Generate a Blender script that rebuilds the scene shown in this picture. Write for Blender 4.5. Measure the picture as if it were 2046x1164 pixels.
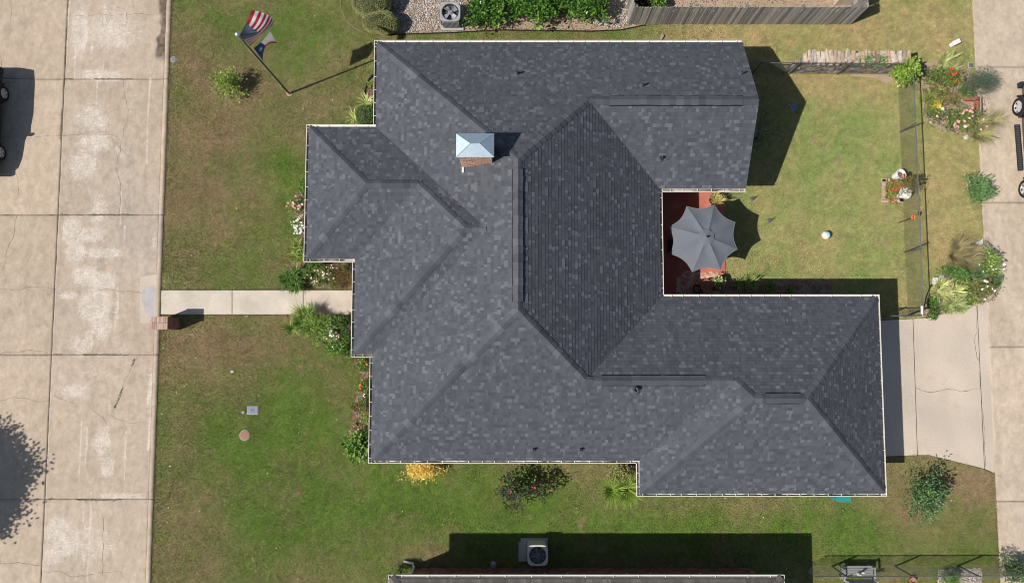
import bpy, bmesh, math, random
import numpy as np
from mathutils import Vector, Matrix

# ------------------------------------------------------------------ camera, sky, sun, exposure
scene = bpy.context.scene
for o in list(bpy.data.objects): bpy.data.objects.remove(o)
C = scene.collection
FPX, HCAM, TILT = 1472.0, 32.0, math.radians(4.3)
cam_d = bpy.data.cameras.new('camera'); cam = bpy.data.objects.new('camera', cam_d); C.objects.link(cam)
cam_d.sensor_width = 36.0; cam_d.lens = 36.0*FPX/2046.0; cam_d.clip_end = 2000; cam_d.clip_start = 0.5
cam.location = (0, 0, HCAM); cam.rotation_euler = (TILT, 0, 0); scene.camera = cam
scene.cycles.filter_width = 1.0
SUN_EL, SUN_AZ = math.radians(49.5), math.atan2(0.376, 0.926)   # direction the shadows run
world = bpy.data.worlds.new('World'); scene.world = world; world.use_nodes = True
wn = world.node_tree; bg = wn.nodes['Background']
sky = wn.nodes.new('ShaderNodeTexSky'); sky.sky_type = 'NISHITA'; sky.sun_disc = False
sky.sun_elevation = SUN_EL
sx, sy = -math.cos(SUN_AZ), -math.sin(SUN_AZ)                    # towards the sun
sky.sun_rotation = math.atan2(sx, sy)
wn.links.new(sky.outputs[0], bg.inputs[0]); bg.inputs[1].default_value = 0.075
sun_d = bpy.data.lights.new('sun', 'SUN'); sun_d.energy = 4.6; sun_d.angle = math.radians(0.5); sun_d.color = (1.0, 0.95, 0.88)
sun = bpy.data.objects.new('sun', sun_d); C.objects.link(sun)
sdir = Vector((math.cos(SUN_AZ)*math.cos(SUN_EL), math.sin(SUN_AZ)*math.cos(SUN_EL), -math.sin(SUN_EL)))
sun.rotation_euler = sdir.to_track_quat('-Z', 'Y').to_euler(); sun.location = (-30, -12, 40)
vs = scene.view_settings; vs.view_transform = 'Standard'; vs.look = 'None'; vs.gamma = 1.0; vs.exposure = 0.0
vs.use_curve_mapping = False

# ------------------------------------------------------------------ helpers
def W(u, v, z=0.0):
    """place on the ground plan of the photograph's point (u, v) when it lies at height z"""
    x = (u-1023)/FPX; y = -(v-582)/FPX
    dy = y*math.cos(TILT)+math.sin(TILT); dz = y*math.sin(TILT)-math.cos(TILT)
    t = (z-HCAM)/dz
    return Vector((x*t, dy*t, z))
def WP(pts, z=0.0): return [W(u, v, z) for u, v in pts]
RNG = random.Random(7)

class MB:
    def __init__(s): s.v = []; s.f = []; s.c = []; s.col = (1, 1, 1)
    def add(s, verts, faces, col=None):
        b = len(s.v); c = col or s.col
        s.v += [tuple(p) for p in verts]; s.c += [c]*len(verts)
        s.f += [tuple(i+b for i in f) for f in faces]; return s
    def box(s, c, d, rz=0.0, col=None, taper=1.0, rot=None):
        hx, hy, hz = d[0]/2, d[1]/2, d[2]/2
        M = rot if rot else Matrix.Rotation(rz, 3, 'Z')
        P = []
        for z in (-hz, hz):
            k = taper if z > 0 else 1
            for x, y in ((-hx, -hy), (hx, -hy), (hx, hy), (-hx, hy)): P.append(Vector(c)+M @ Vector((x*k, y*k, z)))
        return s.add(P, [(3,2,1,0),(4,5,6,7),(0,1,5,4),(1,2,6,5),(2,3,7,6),(3,0,4,7)], col)
    def tube(s, pts, r, n=6, col=None, cap=True):
        pts = [Vector(p) for p in pts]; rs = r if isinstance(r, (list, tuple)) else [r]*len(pts)
        P = []; Fc = []
        for i, p in enumerate(pts):
            t = (pts[min(i+1, len(pts)-1)]-pts[max(i-1, 0)]); t = t.normalized() if t.length > 1e-9 else Vector((0,0,1))
            a = t.orthogonal().normalized() if i == 0 else (pa-t*pa.dot(t)).normalized()
            pa = a; b = t.cross(a)
            for k in range(n):
                th = 2*math.pi*k/n; P.append(p+(a*math.cos(th)+b*math.sin(th))*rs[i])
        for i in range(len(pts)-1):
            for k in range(n):
                k2 = (k+1) % n; Fc.append((i*n+k, i*n+k2, (i+1)*n+k2, (i+1)*n+k))
        if cap:
            Fc.append(tuple(range(n-1, -1, -1))); Fc.append(tuple((len(pts)-1)*n+k for k in range(n)))
        return s.add(P, Fc, col)
    def lathe(s, c, prof, n=20, col=None, axis=None, cap=True):
        P = []; Fc = []; c = Vector(c)
        M = axis.to_track_quat('Z', 'Y').to_matrix() if axis else Matrix.Identity(3)
        for r, z in prof:
            for k in range(n):
                th = 2*math.pi*k/n; P.append(c+M @ Vector((r*math.cos(th), r*math.sin(th), z)))
        for i in range(len(prof)-1):
            for k in range(n):
                k2 = (k+1) % n; Fc.append((i*n+k, i*n+k2, (i+1)*n+k2, (i+1)*n+k))
        if cap and prof[0][0] > 1e-4: Fc.append(tuple(range(n-1, -1, -1)))
        if cap and prof[-1][0] > 1e-4: Fc.append(tuple((len(prof)-1)*n+k for k in range(n)))
        return s.add(P, Fc, col)
    def prism(s, poly, z0, z1, col=None):
        n = len(poly)
        ar = sum(poly[i][0]*poly[(i+1) % n][1]-poly[(i+1) % n][0]*poly[i][1] for i in range(n))
        if ar < 0: poly = list(poly)[::-1]
        P = [(p[0], p[1], z0) for p in poly]+[(p[0], p[1], z1) for p in poly]
        Fc = [tuple(range(n-1, -1, -1)), tuple(range(n, 2*n))]+[(i, (i+1) % n, (i+1) % n+n, i+n) for i in range(n)]
        return s.add(P, Fc, col)
    def build(s, name, m, parent=None, smooth=False, kind=None):
        me = bpy.data.meshes.new(name); me.from_pydata(s.v, [], s.f)
        a = me.color_attributes.new('Col', 'FLOAT_COLOR', 'POINT')
        arr = np.ones((len(s.v), 4), np.float32); arr[:, :3] = np.array(s.c, np.float32).reshape(-1, 3)
        a.data.foreach_set('color', arr.ravel())
        if smooth: me.polygons.foreach_set('use_smooth', [True]*len(me.polygons))
        return obj(name, me, m, parent, kind)

def obj(name, me, m, parent=None, kind=None):
    if m and not me.materials: me.materials.append(m)
    o = bpy.data.objects.new(name, me); C.objects.link(o)
    if parent: o.parent = parent
    if kind: o['kind'] = kind
    return o
def np_mesh(name, V, Fi, col=None):
    """V (n,3), Fi (m,k) with k = 3 or 4"""
    me = bpy.data.meshes.new(name); k = Fi.shape[1]
    me.vertices.add(len(V)); me.vertices.foreach_set('co', V.astype(np.float32).ravel())
    me.loops.add(Fi.size); me.loops.foreach_set('vertex_index', Fi.astype(np.int32).ravel())
    me.polygons.add(len(Fi)); me.polygons.foreach_set('loop_start', np.arange(0, Fi.size, k, dtype=np.int32))
    me.update(calc_edges=True)
    if col is not None:
        a = me.color_attributes.new('Col', 'FLOAT_COLOR', 'POINT')
        arr = np.ones((len(V), 4), np.float32); arr[:, :col.shape[1]] = col; a.data.foreach_set('color', arr.ravel())
    return me
def tag(o, label, cat, group=None):
    o['label'] = label; o['category'] = cat
    if group: o['group'] = group
    return o
def thing(name, label, cat, loc=(0, 0, 0), group=None):
    """an Empty; parts are modelled in world space, so their meshes are shifted back by its place"""
    o = bpy.data.objects.new(name, None); C.objects.link(o); o['_p'] = 1
    o.empty_display_size = 0.2
    o['base'] = list(loc); del o['_p']
    return tag(o, label, cat, group)
def settle(t):
    """move the Empty to its base, keeping the parts where they are"""
    b = Vector(t['base']); del t['base']
    t.location = b
    for ch in t.children: ch.location -= b

def hsh(ix, iy, seed):
    n = (ix.astype(np.int64)*374761393+iy.astype(np.int64)*668265263+seed*1442695041) & 0xffffffff
    n = ((n ^ (n >> 13))*1274126177) & 0xffffffff
    return ((n ^ (n >> 16)) & 0xffff)/65535.0
def vnoise(x, y, s, seed=0):
    x = x/s; y = y/s; ix = np.floor(x); iy = np.floor(y); fx = x-ix; fy = y-iy
    fx = fx*fx*(3-2*fx); fy = fy*fy*(3-2*fy)
    a = hsh(ix, iy, seed); b = hsh(ix+1, iy, seed); c = hsh(ix, iy+1, seed); d = hsh(ix+1, iy+1, seed)
    return (a*(1-fx)+b*fx)*(1-fy)+(c*(1-fx)+d*fx)*fy
def fbm(x, y, s, seed=0, o=4):
    t = 0; w = 0; a = 1.0
    for i in range(o):
        t = t+a*vnoise(x+i*13.7, y-i*7.3, s/2**i, seed+i); w += a; a *= 0.55
    return t/w
def inpoly(x, y, poly):
    r = np.zeros(x.shape, bool); n = len(poly)
    for i in range(n):
        x1, y1 = poly[i][0], poly[i][1]; x2, y2 = poly[(i+1) % n][0], poly[(i+1) % n][1]
        if y1 == y2: continue
        c = ((y1 > y) != (y2 > y)) & (x < (x2-x1)*(y-y1)/(y2-y1)+x1)
        r ^= c
    return r

# ------------------------------------------------------------------ materials
def mat(name, base=None, rough=0.85, var=0.15, scale=6.0, bump=0.0, bscale=None, metal=0.0, spec=0.3, trans=0.0,
        stretch=(1, 1, 1), var2=0.0, scale2=60.0, hue=None, hscale=1.5, coat=0.0, detail=4):
    """base None: colour from the mesh attribute; var / var2: coarse and fine brightness variation; hue: second colour mixed in by noise"""
    m = bpy.data.materials.new(name); m.use_nodes = True; nt = m.node_tree; N = nt.nodes; L = nt.links
    b = N['Principled BSDF']; b.inputs['Roughness'].default_value = rough; b.inputs['Metallic'].default_value = metal
    b.inputs['Specular IOR Level'].default_value = spec
    if coat: b.inputs['Coat Weight'].default_value = coat; b.inputs['Coat Roughness'].default_value = 0.08
    g = N.new('ShaderNodeNewGeometry'); mp = N.new('ShaderNodeMapping'); mp.inputs['Scale'].default_value = stretch
    L.new(g.outputs['Position'], mp.inputs['Vector'])
    if base is None:
        a = N.new('ShaderNodeAttribute'); a.attribute_name = 'Col'; colout = a.outputs['Color']
    else:
        rgb = N.new('ShaderNodeRGB'); rgb.outputs[0].default_value = (*base, 1); colout = rgb.outputs[0]
    def noise(sc, det=4):
        n = N.new('ShaderNodeTexNoise'); n.inputs['Scale'].default_value = sc; n.inputs['Detail'].default_value = det
        n.inputs['Roughness'].default_value = 0.6
        L.new(mp.outputs[0], n.inputs['Vector']); return n
    def mulvar(cin, n, amount):
        r = N.new('ShaderNodeMapRange'); r.inputs['From Min'].default_value = 0.25; r.inputs['From Max'].default_value = 0.75
        r.inputs['To Min'].default_value = 1-amount; r.inputs['To Max'].default_value = 1+amount
        L.new(n.outputs['Fac'], r.inputs['Value'])
        x = N.new('ShaderNodeVectorMath'); x.operation = 'SCALE'; L.new(cin, x.inputs[0]); L.new(r.outputs[0], x.inputs['Scale'])
        return x.outputs[0]
    if hue:
        n = noise(hscale); r = N.new('ShaderNodeMapRange'); r.inputs['From Min'].default_value = 0.42; r.inputs['From Max'].default_value = 0.62
        L.new(n.outputs['Fac'], r.inputs['Value'])
        x = N.new('ShaderNodeMix'); x.data_type = 'RGBA'; L.new(r.outputs[0], x.inputs['Factor'])
        L.new(colout, x.inputs['A']); x.inputs['B'].default_value = (*hue, 1); colout = x.outputs['Result']
    if var: colout = mulvar(colout, noise(scale, detail), var)
    if var2: colout = mulvar(colout, noise(scale2, 2), var2)
    L.new(colout, b.inputs['Base Color'])
    if bump:
        n = noise(bscale or scale2, 3); bp = N.new('ShaderNodeBump'); bp.inputs['Strength'].default_value = bump; bp.inputs['Distance'].default_value = 0.02
        L.new(n.outputs['Fac'], bp.inputs['Height']); L.new(bp.outputs[0], b.inputs['Normal'])
    if trans:
        t = N.new('ShaderNodeBsdfTranslucent'); L.new(colout, t.inputs['Color'])
        x = N.new('ShaderNodeMixShader'); x.inputs[0].default_value = trans
        L.new(b.outputs[0], x.inputs[1]); L.new(t.outputs[0], x.inputs[2]); L.new(x.outputs[0], N['Material Output'].inputs['Surface'])
    return m
M = {}
M['lawn'] = mat('lawn_soil', None, 0.95, 0.22, 3.0, 0.4, 40, var2=0.3, scale2=24, spec=0.1)
M['blade'] = mat('grass_blade', None, 0.7, 0.12, 2.5, spec=0.25, trans=0.25)
M['far'] = mat('far_ground', (0.12, 0.12, 0.055), 0.95, 0.3, 0.4, hue=(0.10, 0.14, 0.04), hscale=0.12)
M['street'] = mat('street_concrete', None, 0.9, 0.10, 5.0, 0.25, 70, var2=0.10, scale2=45, spec=0.2, detail=6)
def street_mat():
    m = M['street']; nt = m.node_tree; N = nt.nodes; L = nt.links; b = N['Principled BSDF']
    src = b.inputs['Base Color'].links[0].from_socket
    at = N.new('ShaderNodeAttribute'); at.attribute_name = 'Col'; g = N.new('ShaderNodeNewGeometry')
    def nz(scale, det, dist, sx=1, sy=1, rot=0):
        mp = N.new('ShaderNodeMapping'); mp.inputs['Scale'].default_value = (sx, sy, 1); mp.inputs['Rotation'].default_value = (0, 0, rot); L.new(g.outputs['Position'], mp.inputs['Vector'])
        n = N.new('ShaderNodeTexNoise'); n.inputs['Scale'].default_value = scale; n.inputs['Detail'].default_value = det; n.inputs['Distortion'].default_value = dist; n.inputs['Roughness'].default_value = .68; L.new(mp.outputs[0], n.inputs['Vector']); return n.outputs['Fac']
    def mth(op, a, c):
        x = N.new('ShaderNodeMath'); x.operation = op
        for i, v in enumerate((a, c)):
            if isinstance(v, (int, float)): x.inputs[i].default_value = v
            else: L.new(v, x.inputs[i])
        return x.outputs[0]
    mx = mth('MAXIMUM', nz(7, 6, 1.6, 2.2, .7, .5), mth('MAXIMUM', nz(6, 6, 1.2, .6, 2.4, .2), nz(9, 6, 2.5)))
    v = mth('ADD', mth('MULTIPLY', mx, 1.0), mth('MULTIPLY', at.outputs['Alpha'], .46))
    r = N.new('ShaderNodeMapRange'); r.inputs['From Min'].default_value = .775; r.inputs['From Max'].default_value = .92; r.inputs['To Max'].default_value = .9; L.new(v, r.inputs['Value'])
    f = mth('MULTIPLY', r.outputs[0], mth('MINIMUM', mth('MULTIPLY', at.outputs['Alpha'], 3.0), 1.0))
    # fine dark pits and hairline scuffs over the whole road
    x = N.new('ShaderNodeMix'); x.data_type = 'RGBA'; L.new(f, x.inputs['Factor']); L.new(src, x.inputs['A']); x.inputs['B'].default_value = (.66, .60, .53, 1)
    d = N.new('ShaderNodeMapRange'); d.inputs['From Min'].default_value = .30; d.inputs['From Max'].default_value = .62; d.inputs['To Min'].default_value = .86; d.inputs['To Max'].default_value = 1.14; L.new(nz(2.6, 9, .5, 1.2, .7), d.inputs['Value'])
    sc = N.new('ShaderNodeVectorMath'); sc.operation = 'SCALE'; L.new(x.outputs['Result'], sc.inputs[0]); L.new(d.outputs[0], sc.inputs['Scale']); L.new(sc.outputs[0], b.inputs['Base Color'])
street_mat()
M['concrete'] = mat('driveway_concrete', (0.60, 0.505, 0.405), 0.9, 0.17, 1.0, 0.2, 70, var2=0.12, scale2=28, spec=0.2, hue=(0.50, 0.43, 0.355), hscale=0.5, detail=6)
M['walk'] = mat('walkway_concrete', (0.62, 0.545, 0.45), 0.9, 0.09, 1.4, 0.2, 60, var2=0.10, scale2=26, hue=(0.54, 0.475, 0.39), hscale=.9, spec=0.2)
M['pad'] = mat('pad_concrete', (0.42, 0.41, 0.40), 0.9, 0.1, 3)
M['joint'] = mat('joint_dirt', (0.075, 0.062, 0.045), 1.0, 0.35, 9)
M['crack'] = mat('crack_dark', (0.15, 0.125, 0.10), 1.0, 0.5, 9)
M['patch'] = mat('cement_patch', (0.45, 0.425, 0.415), 0.9, 0.12, 3, var2=0.08)
M['shingle'] = mat('asphalt_shingle', None, 0.9, 0.07, 0.35, 0.35, 120, spec=0.25, var2=0.14, scale2=60, detail=6)
M['cap_shingle'] = mat('cap_shingle', None, 0.9, 0.08, 2.0, 0.35, 120, spec=0.25, var2=0.10, scale2=90)
M['deck'] = mat('roof_underlay', (0.03, 0.03, 0.033), 0.95, 0.1)
M['vent_black'] = mat('ridge_vent_black', (0.012, 0.012, 0.013), 0.7, 0.05)
M['gutter'] = mat('white_gutter', (0.78, 0.76, 0.68), 0.5, 0.06, 3.0, spec=0.4)
M['gutter_shade'] = mat('gutter_shade', (0.10, 0.09, 0.075), 0.95, 0.5, 5, hue=(0.30, 0.28, 0.24), hscale=1.2)  # mottled dark colour standing in for shade inside the troughs
M['fascia'] = mat('fascia_paint', (0.62, 0.60, 0.54), 0.6, 0.06)
M['brick'] = mat('brick_clay', None, 0.9, 0.2, 12, 0.3, 90, var2=0.1)
M['mortar'] = mat('mortar', (0.36, 0.31, 0.27), 0.95, 0.12, 10)
M['galv'] = mat('galvanised_sheet', (0.56, 0.68, 0.75), 0.42, 0.10, 7, metal=0.75, spec=0.5)
M['pvc'] = mat('vent_pipe', (0.10, 0.10, 0.105), 0.6, 0.1)
M['lead'] = mat('flashing_boot', (0.085, 0.09, 0.10), 0.6, 0.1)
M['canvas'] = mat('grey_canvas', (0.160, 0.175, 0.202), 0.85, 0.07, 2.5, 0.1, 200, var2=0.03, scale2=120, trans=0.05)
M['canvas_edge'] = mat('canvas_binding', (0.20, 0.21, 0.23), 0.85, 0.04)
M['black_metal'] = mat('black_metal', (0.015, 0.016, 0.017), 0.45, 0.05)
M['galv_pipe'] = mat('grey_pipe', (0.15, 0.16, 0.175), 0.5, 0.12, 8, metal=0.4)
M['wire'] = mat('fence_wire', (0.10, 0.105, 0.10), 0.6, 0.1, metal=0.3)
M['white_pole'] = mat('pole_bronze', (0.11, 0.105, 0.085), 0.4, 0.08, metal=0.5)
M['white'] = mat('white_paint', (0.78, 0.78, 0.76), 0.5, 0.05)
M['red_patio'] = mat('red_patio', (0.46, 0.125, 0.09), 0.85, 0.12, 2.0, 0.15, 60, hue=(0.52, 0.18, 0.13), hscale=1.1, var2=0.1)
M['worn_patio'] = mat('worn_patio', (0.62, 0.44, 0.33), 0.9, 0.12, 5, hue=(0.46, 0.13, 0.09), hscale=6.0, var2=0.1)
M['wood'] = mat('weathered_wood', None, 0.9, 0.25, 9.0, 0.5, 30, stretch=(5, 5, 0.4), var2=0.2, scale2=30)
M['stone'] = mat('field_stone', None, 0.92, 0.25, 7.0, 0.6, 24, var2=0.15, scale2=40)
M['pebble'] = mat('pebble', None, 0.8, 0.12, 20)
M['mulch'] = mat('mulch', (0.20, 0.125, 0.085), 0.97, 0.4, 6, 0.8, 35, var2=0.4, scale2=30, hue=(0.30, 0.215, 0.15), hscale=2.0)
M['dirt'] = mat('dry_dirt', (0.40, 0.305, 0.215), 0.97, 0.16, 4, 0.4, 35, var2=0.16, scale2=30)
M['edging'] = mat('black_edging', (0.02, 0.02, 0.02), 0.7, 0.1)
M['leaf'] = mat('leaf', None, 0.55, 0.12, 3, spec=0.35, trans=0.22)
M['gloss_leaf'] = mat('glossy_leaf', None, 0.28, 0.10, 3, spec=0.5, trans=0.2)
M['petal'] = mat('petal', None, 0.7, 0.08, 8, spec=0.2, trans=0.2)
M['stem'] = mat('stem', (0.10, 0.075, 0.05), 0.9, 0.2, 8)
M['cloth'] = mat('flag_cloth', None, 0.8, 0.04, 5, trans=0.25, spec=0.2)
M['rubber'] = mat('tyre_rubber', (0.022, 0.022, 0.023), 0.85, 0.1)
M['alloy'] = mat('alloy_wheel', (0.62, 0.62, 0.63), 0.35, 0.05, metal=0.25, spec=0.5)
M['paint_dark'] = mat('dark_bronze_car_paint', (0.045, 0.038, 0.033), 0.35, 0.03, metal=0.4, coat=0.7)
M['paint_black'] = mat('black_car_paint', (0.03, 0.031, 0.034), 0.3, 0.03, metal=0.3, coat=0.8)
M['glass'] = mat('dark_glass', (0.012, 0.015, 0.018), 0.08, 0.0, spec=0.6)
M['plastic'] = mat('black_plastic', (0.03, 0.032, 0.034), 0.6, 0.08)
M['ac_grey'] = mat('grey_casing', (0.33, 0.34, 0.35), 0.5, 0.05)
M['ac_cream'] = mat('cream_casing', (0.66, 0.66, 0.61), 0.5, 0.05)
M['ac_dark'] = mat('dark_grille', (0.10, 0.105, 0.115), 0.5, 0.08)
M['fan'] = mat('fan_metal', (0.36, 0.37, 0.39), 0.5, 0.08, metal=0.1)
M['col'] = mat('plain_coloured', None, 0.6, 0.08, 8)
M['bench'] = mat('grey_bench_wood', (0.34, 0.34, 0.33), 0.85, 0.25, 6, stretch=(1, 8, 8))
M['terracotta'] = mat('terracotta', (0.42, 0.17, 0.10), 0.85, 0.15, 5)
M['nroof'] = mat('neighbour_shingle', None, 0.92, 0.10, 0.8, 0.3, 110, var2=0.1, scale2=90)

# ------------------------------------------------------------------ ground plan
X_CURB = -15.27; X_JOINT = -19.95; X_ROADR = W(1966, 500).x
Y_TOP, Y_BOT = 21.0, -17.0
EAVE, PITCH = 2.75, 0.606
HOUSE = [(-5.62,12.48),(9.39,12.48),(9.39,6.21),(6.04,6.21),(6.04,2.08),(14.61,2.08),(14.61,-5.8),(4.86,-5.8),(4.86,-4.54),(-5.62,-4.54),
         (-5.62,-.4),(-6.37,-.4),(-6.37,3.38),(-8.32,3.38),(-8.32,8.97),(-5.62,8.97)]
def inset(poly, d):
    n = len(poly); out = []
    ar = sum(poly[i][0]*poly[(i+1) % n][1]-poly[(i+1) % n][0]*poly[i][1] for i in range(n)); sg = 1 if ar > 0 else -1
    for i in range(n):
        p, q, r = Vector(poly[i-1][:2]), Vector(poly[i][:2]), Vector(poly[(i+1) % n][:2])
        a = (q-p).normalized(); b = (r-q).normalized()
        na = Vector((-a.y, a.x))*sg; nb = Vector((-b.y, b.x))*sg
        k = na+nb; out.append(q+k*(d/max(0.3, 1+na.dot(nb))))
    return [(p.x, p.y) for p in out]
FOOT = inset(HOUSE, 0.55)
WALK = [W(322,579), W(760,579), W(760,628.5), W(320,628.5)]
PATIO = WP([(1300,370),(1447,370),(1449,545),(1436,562),(1436,605),(1300,605)])
DRIVE = WP([(1700,642),(1795,637),(1850,635),(1900,622),(1955,604),(1978,598),(1998,950),(1962,936),(1905,921),(1857,909),(1833,909),(1700,915)])
BED_N = WP([(560,576),(566,545),(588,515),(600,470),(586,430),(590,385),(640,380),(720,500),(760,577)])
BED_S = WP([(572,630),(760,630),(780,720),(780,905),(704,908),(692,885),(708,800),(722,755),(706,714),(660,690),(610,660)])
BED_W = WP([(770,150),(738,158),(729,185),(728,240),(745,258),(770,258)])
BED_TOP = WP([(712,-60),(714,20),(728,46),(752,64),(780,69),(900,66),(1000,60),(1080,61),(1180,62),(1240,60),(1290,50),(1330,44),(1330,-60)])
BED_IN = WP([(1262,40),(1700,40),(1700,-80),(1262,-80)])
BED_E1 = WP([(1836,130),(1880,118),(1930,132),(1962,190),(1985,250),(1975,285),(1930,272),(1880,262),(1845,232)])
BED_E2 = WP([(1846,640),(1850,592),(1868,566),(1893,545),(1915,510),(1945,487),(1972,487),(1985,600),(1955,606),(1900,624)])
BED_C = WP([(1437,556),(1660,560),(1660,600),(1437,600)])
DIRT_W = WP([(1700,146),(1795,150),(1795,158),(1770,166),(1745,156),(1700,152)])
ROCKBED_SE = WP([(1875,1136),(1960,1134),(1965,1200),(1872,1200)])
NBED = WP([(770,1120),(800,1122),(815,1150),(770,1200),(740,1200)])
PAVED = [WALK, PATIO, DRIVE, FOOT]; BEDS = [BED_N, BED_S, BED_W, BED_TOP, BED_IN, BED_E1, BED_E2, BED_C, DIRT_W, ROCKBED_SE]
NFOOT = [(-5.0,-9.75),(12.1,-9.75),(12.1,-22),(-5.0,-22)]

# colour of the turf: hand-placed patches (photograph point, radius, green / dry / bright) over noise
TURF = [  # u, v, ru, rv, greenness, amount
 (450,40,160,70,.72,.6),(620,110,120,90,.80,.6),(430,150,90,70,.08,.8),(640,210,80,60,.2,.7),(420,300,130,110,.0,.85),(565,340,60,110,.85,.75),(400,430,80,70,.2,.7),
 (500,540,150,50,.6,.6),(370,690,90,60,.0,.85),(500,705,140,60,.05,.8),(420,760,90,60,.25,.7),(620,760,70,60,.85,.7),(560,880,170,90,1.1,.85),
 (360,860,40,60,.25,.7),(400,1040,90,80,.1,.85),(580,1040,140,80,.95,.75),(700,1000,140,70,1.0,.75),(900,1010,200,60,1.05,.8),(1100,1030,250,50,1.05,.8),(1500,1010,190,18,.30,.7),
 (1400,1065,260,30,1.05,.8),(1750,1060,120,40,.85,.7),(1800,1005,60,60,.0,.75),(1930,960,90,50,-.1,.9),(1850,930,40,30,.5,.5),(1700,1120,200,40,.8,.6),(720,75,100,10,.7,.6),(1100,72,200,10,.6,.6)]
def turf(x, y):
    g = 0.25+0.5*fbm(x, y, 4.0, 3); 
    for u, v, ru, rv, gg, am in TURF:
        p = W(u, v); w = am*np.exp(-(((x-p.x)/(ru/46))**2+((y-p.y)/(rv/46))**2)*0.9)
        g = g*(1-w)+gg*w
    g = np.clip(g+(fbm(x, y, 1.6, 11)-.5)*.9+(fbm(x, y, 0.45, 17, 3)-.5)*.55, 0, 1)[..., None]
    dry = np.array((0.300, 0.228, 0.130)); green = np.array((0.140, 0.222, 0.044))
    c = dry*(1-g)+green*g
    # back garden: paler, yellower grass
    b = np.clip((x-8.2)/1.2, 0, 1)*np.clip((y+2.0)/2.0, 0, 1)
    b = np.maximum(b, np.clip((x-5.)/4, 0, 1)*np.clip((y-12.3)/.6, 0, 1))[..., None]
    gb = 0.40+0.3*fbm(x, y, 3.0, 31)
    for u, v, ru, rv, gg, am in [(1680,300,110,90,1.0,.8),(1600,520,150,60,.75,.6),(1560,420,50,120,.7,.5),(1650,170,140,25,.15,.7),(1500,75,300,28,.08,.85),(1800,70,140,60,.25,.7),(1900,380,60,90,.28,.8),(1560,520,80,20,.2,.5),(1890,480,60,80,.3,.7)]:
        p = W(u, v); w = am*np.exp(-(((x-p.x)/(ru/46))**2+((y-p.y)/(rv/46))**2)*0.9); gb = gb*(1-w)+gg*w
    gb = np.clip(gb+(fbm(x, y, 1.0, 41)-.5)*.7+(fbm(x, y, 0.4, 47, 3)-.5)*.5, 0, 1)[..., None]
    cb = np.array((0.450, 0.350, 0.185))*(1-gb)+np.array((0.250, 0.320, 0.105))*gb
    # bare soil spots
    c = c*(1-b)+cb*b
    s = np.clip((fbm(x, y, 0.9, 61)-.76)*8, 0, .6)[..., None]
    c = c*(1-s)+np.array((0.36, 0.26, 0.17))*s
    return c*(0.90+0.40*vnoise(x, y, 0.12, 71))[..., None]*np.array((1.05, 1.03, 1.0))

def structure(o): o['kind'] = 'structure'; return o
# the big sheet below everything
mb = MB(); mb.add([(-600,-600,-0.45),(600,-600,-0.45),(600,600,-0.45),(-600,600,-0.45)], [(0,1,2,3)])
structure(mb.build('ground', M['far']))
# lawn sheet (fine grid so the turf colours can vary)
gx = np.arange(X_CURB, 34.01, 0.12); gy = np.arange(Y_BOT, Y_TOP+.01, 0.12)
GX, GY = np.meshgrid(gx, gy); nx, ny = len(gx), len(gy)
GZ = -0.012*np.ones_like(GX)+0.012*(vnoise(GX, GY, 0.9, 5)-.5)
idx = np.arange(nx*ny).reshape(ny, nx)
Fq = np.stack([idx[:-1, :-1], idx[:-1, 1:], idx[1:, 1:], idx[1:, :-1]], -1).reshape(-1, 4)
lawn = structure(obj('lawn', np_mesh('lawn', np.stack([GX, GY, GZ], -1).reshape(-1, 3), Fq, turf(GX, GY).reshape(-1, 3)*0.78), M['lawn']))
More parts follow.
